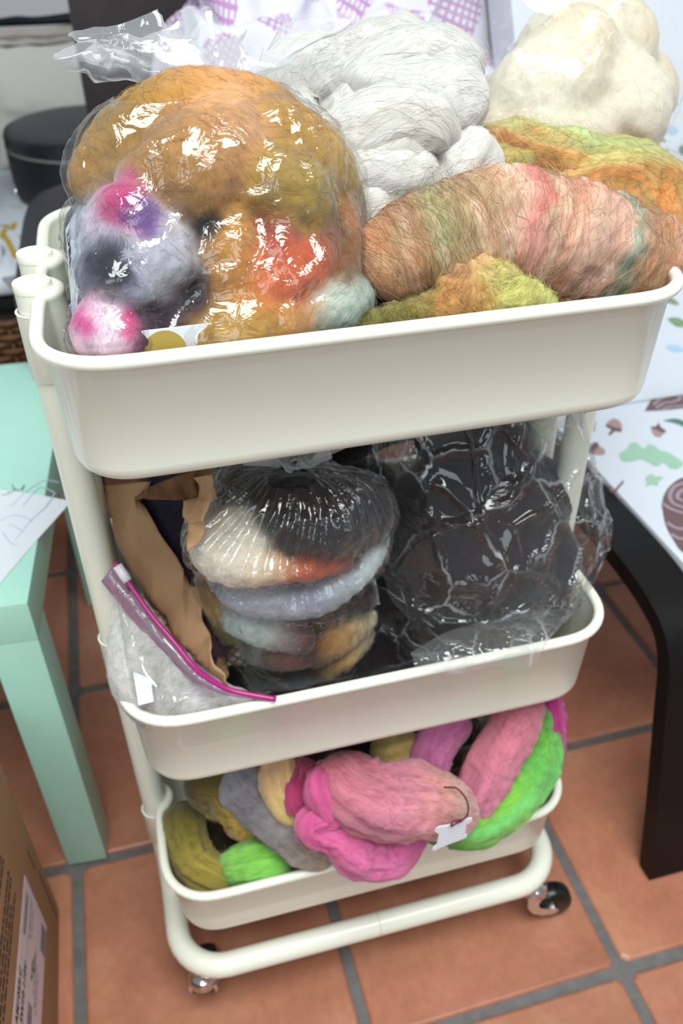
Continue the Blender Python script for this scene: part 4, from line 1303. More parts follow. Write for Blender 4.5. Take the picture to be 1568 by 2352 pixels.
# label card at the front and printed sheet at the side, inside the film
cq = [at_y(285, 770, -.139), at_y(545, 762, -.139), at_y(545, 840, -.137), at_y(285, 845, -.137)]
cardm = box('label_card', cq[0][0], cq[1][0] - .006, -.1395, -.1388, .73, cq[0][2] + .0015, PAPER, ba, b=0)
mesh('gold_seal', [(at_y(378, 792, -.1396) + np.array([.0125 * math.cos(q), 0, .0125 * math.sin(q) - .0035])) for q in np.linspace(0, 2 * math.pi, 24, endpoint=False)], [list(range(24))], plain('gold_foil', '#B59A4A', rough=.5), cardm, smooth=False)
sheet_q = [at_y(*q) for q in ((193, 446, -.05), (150, 528, -.03), (160, 640, -.05), (166, 735, -.085), (174, 705, -.118), (180, 610, -.112), (190, 520, -.10))]
sh_n = len(sheet_q)
sh = mesh('printed_sheet', sheet_q + [np.array(q) + np.array([.0006, 0, 0]) for q in sheet_q], [list(range(sh_n)), list(range(2 * sh_n - 1, sh_n - 1, -1))] + [[k, (k + 1) % sh_n, sh_n + (k + 1) % sh_n, sh_n + k] for k in range(sh_n)], plain('bluish_label', '#DDE2F2', rough=.6), ba, smooth=False)


def flat_text(s_, org, xd, yd, h, mat, parent):
    cu = bpy.data.curves.new('printed_text', 'FONT'); cu.body = s_; cu.size = 1.0; cu.align_y = 'CENTER'; cu.extrude = .01; cu.materials.append(mat)
    tmp = bpy.data.objects.new('printed_text', cu); COL.objects.link(tmp); bpy.context.view_layer.update()
    me = bpy.data.meshes.new_from_object(tmp.evaluated_get(bpy.context.evaluated_depsgraph_get()))
    V = np.array([v.co for v in me.vertices]); Fc = [list(p.vertices) for p in me.polygons]
    bpy.data.objects.remove(tmp); bpy.data.curves.remove(cu); bpy.data.meshes.remove(me)
    zd = np.cross(xd, yd); zd /= np.linalg.norm(zd)
    return mesh('printed_text', np.asarray(org) + h * (V[:, :1] * xd + V[:, 1:2] * yd + V[:, 2:] * zd), Fc, mat, parent, smooth=False)


qa, qb, qc = sheet_q[1], sheet_q[2], sheet_q[6]
xd = qb - qa; Lx = np.linalg.norm(xd); xd = xd / Lx; yd = qc - qa; yd = yd - xd * (yd @ xd); yd /= np.linalg.norm(yd)
q0 = qa + .05 * (qb - qa) + .34 * (qc - qa); nz = np.cross(xd, yd); nz = nz * np.sign(nz @ (CAM - q0))
flat_text('DEER', q0 + nz * .002, xd, yd, .0135, INK, sh)
v, f = sweep(np.array([at_y(*q) for q in ((632, 190, -.02), (634, 215, -.022), (627, 243, -.024), (612, 262, -.026))]), .0005, 6, n=20)
mesh('seal_line', v, f, INK, ba)
for q_ in (((597, 178), (590, 194)), ((583, 204), (580, 211)), ((577, 222), (566, 246))):
    v, f = sweep(np.array([at_y(a_, b_, -.024) for a_, b_ in q_]), .0004, 6); mesh('seal_line', v, f, INK, ba)

goldA = base_empty('dyed_roving', -.09, -.03, Z1 - H1 + .008, 'thick gold, grey and purple dyed roving folded inside the left clear bag', 'wool')
G, G2, PCH, ORG, GRY, NVY, PUR, PNK = '#AE843C', '#957A34', '#CF9C6C', '#D2601C', '#B9B6C4', '#191A2E', '#3E1F38', '#D86AA0'
woolA = fused('wool_mass', [
    (pp((300, 560, .0, .05), (480, 560, .0, .075), (650, 560, .0, .07), (730, 600, .0, .05)), [(0, '#2A2028'), (.5, '#2A1E2A'), (1, '#3A2A2A')]),
    (pp((300, 740, -.02, .05), (480, 720, -.02, .06), (650, 720, -.02, .06), (760, 720, -.02, .04)), [(0, '#4A2038'), (.4, '#3E1A34'), (1, '#5A2A3C')]),
    (pp((245, 410, -.055, .026), (310, 345, -.05, .031), (410, 290, -.04, .034), (510, 275, -.035, .033), (600, 295, -.035, .032)), [(0, G), (.3, G2), (.55, '#BE8E4A'), (.8, PCH), (1, G)]),
    (pp((350, 425, -.088, .024), (430, 400, -.088, .035), (500, 360, -.075, .036), (540, 300, -.055, .028)), [(0, '#A07C36'), (.4, '#B98A4C'), (.7, '#CF9F70'), (1, '#D8AC80')]),
    (pp((560, 330, -.06, .03), (630, 345, -.058, .034), (700, 390, -.05, .034), (745, 460, -.04, .03), (770, 560, -.03, .024)), [(0, G), (.35, '#C29A3C'), (.6, '#9C8A36'), (1, '#8A6A30')]),
    (pp((600, 420, -.092, .026), (660, 450, -.088, .03), (690, 520, -.085, .028)), [(0, '#B08C36'), (.5, '#A89040'), (1, '#7C6A30')]),
    (pp((262, 535, -.085, .024), (295, 545, -.098, .034), (340, 585, -.102, .036), (345, 640, -.104, .028)), [(0, '#9AA8B4'), (.25, '#C9C6D2'), (.7, '#C8C6D0'), (1, '#BDBABC')]),
    (pp((235, 640, -.095, .017), (258, 630, -.117, .022), (305, 640, -.120, .020)), [(0, '#9DA2B8'), (.5, '#8E92AC'), (1, '#A8A6B8')]),
    (pp((262, 478, -.098, .014), (292, 484, -.112, .015), (325, 505, -.115, .012)), [(0, '#C0347A'), (.5, '#C8317C'), (1, '#8A6A9A')]),
    (pp((232, 540, -.06, .012), (232, 640, -.07, .013), (232, 720, -.08, .013)), [(0, '#34555A'), (.4, '#7FA0A4'), (1, '#A9A8BC')]),
    (pp((225, 750, -.112, .017), (245, 760, -.125, .025), (295, 765, -.120, .024)), [(0, '#C65A96'), (.3, '#E4C6D2'), (.6, '#E0B8C8'), (.85, '#C43A86'), (1, '#7A2E60')]),
    (pp((520, 500, -.095, .020), (525, 580, -.108, .022), (535, 650, -.112, .023), (520, 720, -.115, .024)), [(0, '#C49A48'), (.5, '#BC8630'), (1, '#A87C2C')]),
    (pp((440, 770, -.118, .022), (530, 752, -.122, .027), (630, 735, -.12, .026), (700, 725, -.115, .02)), [(0, '#C49A50'), (.5, '#B9942F'), (.8, '#C68A48'), (1, '#C9A070')]),
    (pp((560, 690, -.115, .022), (620, 640, -.112, .026), (690, 600, -.105, .026), (740, 560, -.09, .02)), [(0, '#CC8038'), (.3, '#D66E28'), (.6, '#D2662A'), (.8, '#7A4A22'), (1, '#6A4A26')]),
    (pp((640, 520, -.102, .018), (640, 580, -.112, .018), (610, 620, -.116, .014)), [(0, '#8A4038'), (.5, '#B0502A'), (1, '#CE6426')]),
    (pp((700, 680, -.108, .022), (745, 620, -.095, .025), (760, 540, -.075, .023), (765, 480, -.055, .02)), [(0, '#B07A38'), (.4, '#8A6228'), (.7, '#B4742E'), (1, '#6E5626')]),
    (pp((690, 725, -.118, .016), (740, 705, -.115, .022), (800, 690, -.1, .020)), [(0, '#B9C8BE'), (.5, '#C2CFC6'), (1, '#A8B8B0')]),
    (pp((790, 560, -.06, .016), (800, 640, -.065, .018), (815, 720, -.075, .02)), [(0, '#6E4A30'), (.4, '#7A3A5A'), (1, '#8A4A78')]),
], goldA, fuzz=.3, rs=.90, deep=.80, smooth=3, voxel=.0028, zmin=Z1 - H1 + .005, dyes_and_shade=[(at_y(246, 618, -.125), .0165, '#0F1022'), (at_y(272, 640, -.13), .010, '#1A1B30'), (at_y(290, 480, -.118), .014, '#C42F78'), (at_y(330, 500, -.12), .012, '#7C5E98'),
    (at_y(235, 755, -.145), .020, '#E6CCD8'), (at_y(300, 745, -.14), .010, '#D23A84'), (at_y(200, 740, -.135), .009, '#D0559A'), (at_y(475, 590, -.10), .019, '#1E1622'), (at_y(470, 520, -.10), .015, '#1E1622'), (at_y(440, 690, -.115), .022, '#341630'), (at_y(350, 745, -.13), .016, '#4A2046')])  # the near-black spots paint the shaded gap between the lobes
ringsA = [(-.088, -.03, .7115, .02, .02), (-.088, -.03, .712, .090, .09), (-.089, -.03, .722, .106, .108), (-.089, -.03, .77, .108, .110), (-.086, -.03, .81, .103, .102), (-.085, -.028, .85, .093, .086), (-.083, -.02, .878, .075, .066), (-.078, -.012, .896, .048, .042), (-.074, -.006, .906, .026, .022), (-.072, -.003, .912, .018, .013)]
PA = bag_surface(ringsA, woolA, 150, 200, .0030, 26, 2.0, star=26)
mesh('film', PA.reshape(-1, 3), grid_faces(150, 200, True)[:, :].tolist(), FILM, ba)

# ---- top tray: bag of cream wool behind
bc = base_empty('cream_wool_bag', .26, .19, Z1 - H1 + .1, 'large clear plastic bag of cream wool at the back right of the top tray', 'bag')
crm = base_empty('cream_wool', .26, .17, .80, 'soft cream wool mass inside the large clear bag behind the orange batt', 'wool')
CS = [(0, '#D8CCB6'), (.5, '#DCD2BE'), (1, '#D2C0A2')]
woolC = fused('wool_mass', [
    (pp((1180, 330, .19, .045), (1300, 270, .20, .080), (1400, 230, .21, .07), (1450, 220, .21, .045)), CS),
    (pp((1240, 220, .20, .045), (1320, 130, .20, .055), (1400, 110, .20, .045)), CS),
    (pp((1130, 290, .14, .028), (1200, 240, .13, .040), (1270, 190, .13, .045), (1320, 120, .14, .038)), CS),
    (pp((1150, 310, .12, .028), (1230, 310, .115, .040), (1320, 320, .12, .040), (1370, 340, .12, .03)), CS),
    (pp((1380, 170, .14, .036), (1420, 250, .13, .046), (1400, 320, .125, .04), (1380, 345, .12, .026)), CS),
], crm, voxel=.0045, smooth=7, tone=.04, fuzz=.1)
ringsC = [(.265, .165, .783, .03, .03), (.265, .165, .784, .07, .06), (.268, .168, .80, .105, .095), (.272, .18, .84, .130, .115), (.275, .19, .88, .136, .12), (.28, .20, .92, .130, .115), (.285, .205, .96, .125, .105), (.29, .21, 1.0, .125, .10), (.30, .215, 1.05, .14, .10)]
PC = bag_surface(ringsC, woolC, 150, 200, .006, 14, 5.0, vert=.8)
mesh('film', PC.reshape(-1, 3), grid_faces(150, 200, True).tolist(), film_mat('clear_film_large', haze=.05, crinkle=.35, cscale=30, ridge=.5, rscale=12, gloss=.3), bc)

# ---------------------------------------------------------------- middle tray
FLM = Z2 - H2 + .004


def sheet(name, pxy, mat, parent, cuts=3, crumple=.003, thick=.0005, seed=0.0, sc=45):
    """torn sheet of paper: outline read at given depths, subdivided and crumpled, with real thickness"""
    import bmesh
    bm = bmesh.new(); off = np.array(world_loc(parent))
    vs = [bm.verts.new(tuple(at_y(a, b, y) - off)) for a, b, y in pxy]
    fc = bm.faces.new(vs); bmesh.ops.triangulate(bm, faces=[fc])
    for _ in range(cuts):
        long_ = [e for e in bm.edges if e.calc_length() > .006]
        if not long_: break
        bmesh.ops.subdivide_edges(bm, edges=long_, cuts=1); bmesh.ops.triangulate(bm, faces=list(bm.faces))
    co = np.array([v.co for v in bm.verts]); bm.normal_update(); nr = np.array([v.normal for v in bm.verts])
    d = crumple * (np.abs(fbm(co * sc + seed, 2)) * 2 - .5)
    for v, c, n, q in zip(bm.verts, co, nr, d): v.co = c + n * q
    bm.verts.index_update()
    V = np.array([v.co for v in bm.verts]); Fc = [[v.index for v in f.verts] for f in bm.faces]
    bm.free()
    o = mesh(name, V + off, Fc, mat, parent, auto=35)
    so = o.modifiers.new('thickness', 'SOLIDIFY'); so.thickness = thick
    return o


kb = base_empty('kraft_paper_bag', -.16, .0, FLM, 'torn brown kraft paper bag standing open in the middle tray', 'bag')
sheet('front_panel', [(234, 1118, .03), (250, 1180, .02), (268, 1250, .0), (310, 1330, -.02), (360, 1400, -.045), (420, 1480, -.08), (480, 1545, -.115), (522, 1580, -.135), (514, 1550, -.13), (497, 1528, -.12), (495, 1488, -.105), (478, 1448, -.085), (452, 1405, -.07), (467, 1402, -.068), (463, 1352, -.055), (438, 1345, -.05), (420, 1310, -.045), (390, 1255, -.035), (360, 1205, -.025), (333, 1165, -.02), (307, 1142, -.018), (318, 1132, -.015), (343, 1120, -.01), (345, 1105, -.005)], KRAFT, kb, crumple=.003, seed=1.0, sc=28)
sheet('back_panel', [(300, 1100, .05), (500, 1070, .05), (500, 1300, .045), (430, 1420, .03), (330, 1290, .045)], KRAFT, kb, crumple=.004, seed=3.0)
sheet('top_flap', [(309, 1144, -0.068), (342, 1120, -0.056), (400, 1095, -0.040), (455, 1080, -0.030), (447, 1098, -0.034), (452, 1122, -0.038), (458, 1138, -0.040), (440, 1146, -0.044), (400, 1150, -0.054), (350, 1148, -0.064), (320, 1148, -0.070)], plain('kraft_inside', '#8A6040', rough=.8, noise=.1, nscale=20), kb, crumple=.003, seed=5.0)
sheet('side_flap', [(446, 1096, -0.093), (485, 1088, -0.101), (498, 1143, -0.109), (486, 1146, -0.109), (478, 1172, -0.113), (463, 1196, -0.117), (464, 1225, -0.119), (455, 1250, -0.123), (430, 1268, -0.125), (426, 1200, -0.109), (420, 1150, -0.101), (455, 1142, -0.097), (450, 1118, -0.095)], KRAFT, kb, crumple=.004, seed=7.0)
sheet('side_panel', [(497, 1488, -.05), (512, 1455, -.045), (540, 1492, -.06), (505, 1496, -.055), (523, 1500, -.065), (523, 1556, -.09), (512, 1562, -.095), (500, 1530, -.09)], KRAFT, kb, crumple=.003, seed=8.0)
pur = base_empty('purple_fleece', -.13, .02, FLM, 'dark purple and mauve wool showing inside the torn paper bag', 'wool')
fused('wool_mass', [(pp((375, 1130, .01, .02), (385, 1220, .0, .022), (425, 1320, -.015, .02)), [(0, '#262032'), (.5, '#33263A'), (1, '#42303E')]),
                    (pp((420, 1160, .02, .02), (420, 1250, .01, .02), (440, 1330, -.005, .018)), [(0, '#1C1216'), (1, '#2A1A22')]),
                    (pp((425, 1310, -.022, .012), (455, 1380, -.035, .012), (470, 1440, -.05, .013), (500, 1490, -.06, .012)), [(0, '#6A4560'), (.6, '#7A5268'), (1, '#5E4250')])], pur, voxel=.0035, fuzz=1.2, fluff=.0025)

zb = base_empty('zip_pouch', -.18, -.09, FLM, 'clear zip bag with magenta closure leaning in the middle tray front left corner', 'bag')
zt = catmull(np.array([at_y(*q) for q in ((264, 1292, -.048), (300, 1345, -.06), (345, 1410, -.078), (400, 1475, -.098), (445, 1530, -.118), (490, 1565, -.135), (540, 1588, -.148), (634, 1606, -.1595))]), 60)
MAG = plain('magenta_closure', '#A81A72', rough=.3); MAG2 = plain('pink_closure_track', '#B8489A', rough=.35)
v, f = sweep(zt, .0022, 10); mesh('closure', v, f, MAG, zb)
z2 = zt + np.array([-.0065, -.003, -.006]) * np.linspace(1.2, .15, 60)[:, None]
W2 = np.stack([zt + np.array([-.003, -.002, -.003]) * np.linspace(1, .2, 60)[:, None], z2, z2 + np.array([-.006, -.001, -.006]) * np.linspace(1, .1, 60)[:, None]], 1).reshape(-1, 3)
mesh('closure_band', W2, grid_faces(60, 3).tolist(), film_mat('magenta_film', tint='#D070B8', haze=.30, crinkle=.2), zb).modifiers.new('thickness', 'SOLIDIFY').thickness = .0006
sl = sweep([zt[0] + (zt[1] - zt[0]) * 1.0, zt[4], zt[6]], .0042, 8); mesh('slider', *sl, plain('white_slider', '#E6D8E2', rough=.3), zb)
bt_ = catmull(np.array([at_y(*q) for q in ((268, 1360, -.05), (276, 1440, -.075), (286, 1520, -.105), (305, 1590, -.128), (345, 1640, -.1455), (420, 1650, -.1495), (520, 1632, -.150), (600, 1612, -.154))]), 60)
gg = np.linspace(0, 1, 40)[None, :, None]
S_ = z2[:, None] * (1 - gg) + bt_[:, None] * gg
bul = np.sin(gg * math.pi) * np.sin(np.linspace(0, 1, 60) * math.pi)[:, None, None] ** .6
S_ = S_ + np.array([-.002, -.014, .010]) * bul
S_ += .0035 * (1 - 1.8 * np.abs(fbm(S_ * 45, 3)))[..., None] * np.array([.3, -.6, .6]) * bul
S_[..., 1] = np.maximum(S_[..., 1], -.1498); S_[..., 0] = np.maximum(S_[..., 0], -.2045)
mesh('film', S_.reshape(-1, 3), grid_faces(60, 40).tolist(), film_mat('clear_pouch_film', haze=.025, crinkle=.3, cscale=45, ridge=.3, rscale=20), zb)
S2 = S_[:, :] + np.array([.012, .04, -.004])
gw = base_empty('grey_wool', -.18, -.09, FLM, 'soft pale grey wool packed inside the zip bag with magenta closure', 'wool')
fused('wool_mass', [(pp((296, 1400, -.045, .016), (320, 1470, -.072, .024), (370, 1560, -.098, .030), (460, 1620, -.118, .026), (540, 1625, -.13, .016)), [(0, '#D9D6D0'), (.4, '#B9B4AE'), (.7, '#C9C6C6'), (1, '#B5AFAC')]),
                    (pp((300, 1470, -.075, .02), (320, 1560, -.105, .024), (370, 1625, -.122, .022)), [(0, '#CFCBC4'), (.5, '#BDB8B2'), (1, '#A9A3A0')]),
                    (pp((420, 1570, -.095, .018), (480, 1600, -.12, .018)), [(0, '#8E8882'), (1, '#C6C4C6')])], gw, voxel=.0035, tone=.16, fuzz=.8, zmin=FLM)
lbl = [at_y(*q) for q in ((306, 1545, -.121), (345, 1560, -.126), (352, 1612, -.143), (318, 1620, -.1435))]
mesh('white_label', lbl + [np.array(q) + np.array([.0004, .0008, 0]) for q in lbl], [[0, 1, 2, 3], [7, 6, 5, 4], [0, 4, 5, 1], [1, 5, 6, 2], [2, 6, 7, 3], [3, 7, 4, 0]], PAPER, zb, smooth=False)

# dark filler for the shade at the back of the middle tray
tb = base_empty('tied_wool_bag', -.06, -.05, FLM, 'clear bag tied at the top, full of cream, rust and grey dyed roving', 'bag')
tq = np.linspace(0, 2 * np.pi, 90, endpoint=False); th = np.linspace(0, 1, 20)[:, None]
Rk = (.004 + .034 * th ** .8) * (1 + .25 * np.sin(9 * tq) * th + .12 * np.sin(17 * tq + 1) * th)
Mk = np.stack([-.051 + Rk * np.cos(tq), -.063 + Rk * np.sin(tq), .652 + .022 * th ** 1.3 + .005 * th * np.sin(5 * tq)], -1)
mesh('gathered_end', Mk.reshape(-1, 3), grid_faces(20, 90, True).tolist(), FILM2, tb)
v, f = sweep([(-.051 + .0062 * math.cos(q), -.063 + .0062 * math.sin(q), .6485 + .001 * math.sin(2 * q)) for q in np.linspace(0, 2 * math.pi, 25)], .0012, 8, caps=False)
mesh('tie', v, f, plain('clear_tie', '#C9CCD2', rough=.3), tb)
kw = base_empty('marbled_roving', -.06, -.05, FLM + .004, 'cream, rust, brown and blue grey roving coiled in the tied clear bag', 'wool')
woolK = fused('wool_mass', [
    (pp((570, 1150, -.055, .032), (690, 1195, -.092, .042), (815, 1180, -.068, .036)), [(0, '#241A1C'), (.5, '#211719'), (1, '#3A2228')]),
    (pp((600, 1330, -.04, .045), (660, 1450, -.04, .05), (720, 1560, -.035, .045)), [(0, '#3A2A2A'), (.5, '#3A2428'), (1, '#5A5458')]),
    (pp((490, 1190, -.065, .018), (500, 1260, -.098, .024), (560, 1296, -.116, .020), (640, 1305, -.124, .013), (720, 1305, -.124, .010), (790, 1290, -.115, .009)), [(0, '#CBBFAE'), (.42, '#D8CCBA'), (.56, '#CFB08A'), (.64, '#B4531E'), (.9, '#A84A20'), (1, '#8A3A1C')]),
    (pp((540, 1200, -.09, .016), (590, 1250, -.112, .014)), [(0, '#D2C8B8'), (1, '#D6CAB8')]),
    (pp((855, 1190, -.06, .014), (845, 1260, -.085, .018), (790, 1330, -.108, .017), (720, 1370, -.115, .018), (640, 1375, -.110, .018), (560, 1360, -.098, .018), (510, 1330, -.08, .014)), [(0, '#B9C4C0'), (.25, '#C6CECA'), (.4, '#A9AFB4'), (.6, '#8F8A98'), (.72, '#B5B4BE'), (.9, '#A9A8B0'), (1, '#4A4A58')]),
    (pp((640, 1400, -.098, .012), (730, 1400, -.105, .013), (830, 1370, -.08, .016)), [(0, '#5A2A30'), (.5, '#3E2228'), (1, '#40262C')]),
    (pp((550, 1420, -.085, .018), (610, 1440, -.098, .020), (690, 1470, -.104, .014)), [(0, '#A9B4AE'), (.4, '#B4BDB6'), (.8, '#7A4A48'), (1, '#5A2F34')]),
    (pp((590, 1490, -.085, .016), (660, 1500, -.095, .018), (720, 1490, -.095, .014)), [(0, '#5E6A62'), (.5, '#8A5048'), (1, '#4A2A2C')]),
    (pp((720, 1500, -.092, .016), (780, 1460, -.088, .018), (830, 1420, -.07, .016)), [(0, '#5A3A28'), (.45, '#C08A48'), (.7, '#D9C39A'), (1, '#CDBFA8')]),
    (pp((740, 1540, -.085, .014), (790, 1500, -.085, .016), (830, 1460, -.07, .014)), [(0, '#4A3430'), (.5, '#D0A868'), (1, '#D8CCB0')]),
    (pp((600, 1560, -.07, .02), (700, 1570, -.08, .022), (820, 1550, -.06, .022)), [(0, '#5A6064'), (.5, '#6A6E72'), (1, '#7A7480')]),
    (pp((480, 1330, -.055, .014), (510, 1400, -.065, .016), (530, 1450, -.065, .014)), [(0, '#6A4A30'), (.5, '#B08A4A'), (1, '#8A8A58')]),
], kw, voxel=.003, fuzz=.2, rs=.92, deep=.9, zmin=FLM + .002)
ringsK = [(-.045, -.055, FLM + .001, .02, .02), (-.045, -.055, FLM + .002, .055, .06), (-.050, -.055, FLM + .02, .062, .068), (-.056, -.055, .46, .067, .072), (-.062, -.055, .53, .072, .074), (-.062, -.056, .58, .071, .070), (-.060, -.058, .61, .060, .058), (-.056, -.060, .628, .042, .038), (-.053, -.062, .638, .022, .018), (-.0515, -.063, .645, .006, .006), (-.051, -.063, .652, .004, .004)]
PK = bag_surface(ringsK, woolK, 170, 300, .0018, 24, 11.0, star=44, sgain=.006)
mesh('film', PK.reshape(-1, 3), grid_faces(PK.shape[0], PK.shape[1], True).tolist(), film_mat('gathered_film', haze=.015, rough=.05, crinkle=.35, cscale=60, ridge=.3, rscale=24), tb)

lb = base_empty('dark_wool_bag', .12, -.03, FLM, 'large crinkled clear bag of dark brown wool hanging over the middle tray right side', 'bag')
# loose front edge of the bag lying over the tray rim
fa = catmull(np.array([at_y(*q) for q in ((940, 1500, -.135), (1030, 1450, -.125), (1140, 1420, -.12), (1230, 1400, -.11), (1330, 1400, -.10))]), 60)
fb = catmull(np.array([at_y(*q) for q in ((940, 1528, -.152), (1010, 1512, -.158), (1110, 1488, -.159), (1200, 1462, -.158), (1300, 1430, -.15))]), 60) + np.array([0, 0, .004])
fc_ = catmull(np.array([at_y(*q) for q in ((950, 1530, -.164), (1040, 1548, -.168), (1130, 1530, -.172), (1215, 1532, -.172), (1250, 1480, -.166))]), 60)
hh = np.linspace(0, 1, 40)[None, :, None]
FLP = fa[:, None] * (1 - hh) ** 2 + 2 * hh * (1 - hh) * (fb[:, None] + np.array([0, -.004, .012])) + hh ** 2 * fc_[:, None]
FLP += .003 * (1 - 1.8 * np.abs(fbm(FLP * 55 + 3, 3)))[..., None] * np.array([.2, -.5, .6]) * np.sin(hh * math.pi * .9)
mesh('loose_flap', FLP.reshape(-1, 3), grid_faces(60, 40).tolist(), film_mat('flap_film', haze=.10, crinkle=.5, cscale=40, rscale=34, crease_glint=.5, cw=.05), lb)
dk = base_empty('dark_brown_wool', .12, -.03, FLM + .004, 'dark brown black wool filling the large crinkled clear bag', 'wool')
DS = [(0, '#2A2123'), (.5, '#33292A'), (1, '#272022')]
woolL = fused('wool_mass', [(pp((1000, 1180, -.01, .055), (1100, 1150, -.015, .065), (1200, 1150, -.01, .055)), DS),
                    (pp((1000, 1320, -.035, .055), (1110, 1290, -.04, .070), (1220, 1290, -.04, .055)), DS),
                    (pp((1020, 1430, -.05, .040), (1120, 1410, -.06, .048), (1230, 1370, -.055, .042)), [(0, '#302628'), (.5, '#3A2C2B'), (1, '#2A2224')]),
                    (pp((1060, 1080, .0, .05), (1120, 1020, .01, .045)), DS)], dk, voxel=.005, tone=.25, fuzz=.2, rs=.9, smooth=14, zmin=FLM + .002)
ringsL = [(.105, -.03, FLM + .001, .03, .03), (.105, -.03, FLM + .002, .075, .075), (.112, -.03, FLM + .02, .084, .095), (.118, -.03, .46, .094, .102), (.130, -.028, .50, .112, .106), (.134, -.026, .55, .112, .102), (.128, -.02, .60, .100, .090), (.122, -.012, .65, .088, .076), (.12, -.005, .69, .082, .068)]
PL = bag_surface(ringsL, woolL, 260, 360, .005, 13, 21.0, vert=.3, iters=5, off=.003, facet=.0035, nfac=80)
mesh('film', PL.reshape(-1, 3), grid_faces(PL.shape[0], PL.shape[1], True).tolist(), film_mat('clear_film_heavy', haze=.016, rough=.045, crinkle=.2, cscale=26, ridge=.8, rscale=20, gloss=.85, crease_glint=.5, cw=.035), lb)
fill = base_empty('shade_filler', -.02, .085, FLM, 'near black wool lying at the back of the middle tray behind the bags', 'wool')  # dark mass added where the tray back is only in shade
fused('wool_mass', [(((-.14, .10, FLM + .06, .04), (0, .105, FLM + .09, .045), (.06, .11, FLM + .09, .035)), [(0, '#1C1718'), (1, '#191516')]),
                    (((-.10, .105, FLM + .15, .035), (0, .10, FLM + .17, .04), (.06, .115, FLM + .18, .04), (.12, .115, FLM + .19, .04)), [(0, '#231B1D'), (1, '#171314')])], fill, voxel=.005, fuzz=.4)
fl2 = base_empty('shade_filler', .02, -.03, FLM, 'near black wool on the middle tray floor between the two clear bags', 'wool')  # dark mass hiding the wire floor, which only lies in shade
fused('wool_mass', [(((-.12, -.06, FLM + .016, .018), (-.04, -.10, FLM + .014, .018), (.05, -.10, FLM + .014, .018), (.12, -.08, FLM + .012, .016)), [(0, '#1E1819'), (1, '#1A1617')]), (((.0, -.07, FLM + .016, .02), (.05, -.05, FLM + .018, .024), (.06, .0, FLM + .02, .03)), [(0, '#1E1819'), (1, '#1A1617')]), (((-.02, .02, FLM + .02, .03), (.06, .0, FLM + .02, .03)), [(0, '#1E1819'), (1, '#1A1617')])], fl2, voxel=.005, fuzz=.4, zmin=FLM)
tg = [at_y(*q) for q in ((862, 1330, -.045), (872, 1388, -.05), (852, 1392, -.05), (850, 1335, -.045))]
tgo = mesh('swing_tag', tg + [q + np.array([0, .0008, 0]) for q in tg], [[0, 1, 2, 3], [7, 6, 5, 4], [0, 4, 5, 1], [1, 5, 6, 2], [2, 6, 7, 3], [3, 7, 4, 0]], PAPER, tb, smooth=False)

# ---------------------------------------------------------------- bottom tray
FLB = Z3 - H3 + .004
GRP = 'dyed rovings in the bottom tray'


def low(label, pts, stops, **k):
    P = pp(*pts)
    e = base_empty('dyed_roving', P[0][0], P[0][1], FLB, label, 'wool', GRP)
    kw_ = dict(tone=.16, groove=.12, lump=.14, fuzz=.6, stray=.03); kw_.update(k)
    roving('wool_top', P, stops, e, **kw_); return e


low('olive and mustard roving coiled in the left front corner of the bottom tray', [(420, 1840, -.05, .022), (428, 1920, -.075, .023), (455, 1980, -.100, .023), (500, 2010, -.118, .020), (545, 2022, -.118, .012)], [(0, '#5A4E1C'), (.3, '#7D7020'), (.6, '#A08A2A'), (.85, '#9C8A30'), (1, '#4A3A24')])
low('mustard yellow roving hanging behind the olive coil', [(430, 1770, -.05, .024), (510, 1810, -.07, .028), (560, 1865, -.085, .026), (530, 1920, -.095, .016)], [(0, '#4A3E1A'), (.35, '#6E5C1C'), (.65, '#C09A22'), (1, '#9A6A1A')])
low('dark olive roving down in the hollow of the bottom tray', [(460, 1900, -.05, .03), (540, 1960, -.06, .03), (620, 1960, -.065, .03), (760, 1960, -.07, .03)], [(0, '#2E2414'), (.5, '#3A2E16'), (.7, '#8A7C28'), (1, '#2E2618')])
low('bright grass green roving stub near the bottom tray front rim', [(505, 2000, -.105, .014), (560, 1985, -.122, .021), (620, 1975, -.128, .022), (675, 1975, -.124, .012)], [(0, '#4E7A2A'), (.3, '#82C24A'), (.7, '#78BE40'), (1, '#3E7A28')])
low('grey and taupe roving slanting across the bottom tray', [(530, 1760, -.07, .026), (590, 1830, -.095, .028), (650, 1880, -.118, .028), (710, 1930, -.135, .026), (760, 1975, -.146, .018)], [(0, '#8F8C94'), (.3, '#7A7478'), (.55, '#857B7A'), (.8, '#9A8A7C'), (1, '#A8977A')])
low('pale yellow and peach roving loop left of the hot pink twist', [(640, 1740, -.08, .018), (640, 1800, -.11, .018), (665, 1850, -.125, .017), (720, 1870, -.125, .014)], [(0, '#C9B26A'), (.3, '#D8A878'), (.6, '#C6B262'), (1, '#BFA95A')])
low('crimson roving tucked under the hot pink twist', [(705, 1760, -.09, .018), (680, 1820, -.125, .015), (690, 1870, -.138, .012)], [(0, '#8A1A48'), (.5, '#B01E5E'), (1, '#A02458')])
hp = low('hot pink twisted roving hanging over the bottom tray front rim', [(770, 1770, -.115, .014), (730, 1810, -.142, .018), (750, 1860, -.152, .018), (710, 1895, -.158, .013), (770, 1925, -.166, .018), (830, 1960, -.172, .020), (900, 1960, -.173, .020), (950, 1910, -.166, .015), (965, 1880, -.155, .012)], [(0, '#B03068'), (.3, '#CC4A86'), (.5, '#D2588F'), (.8, '#DA68A0'), (1, '#B84078')], lump=.28, groove=.16)
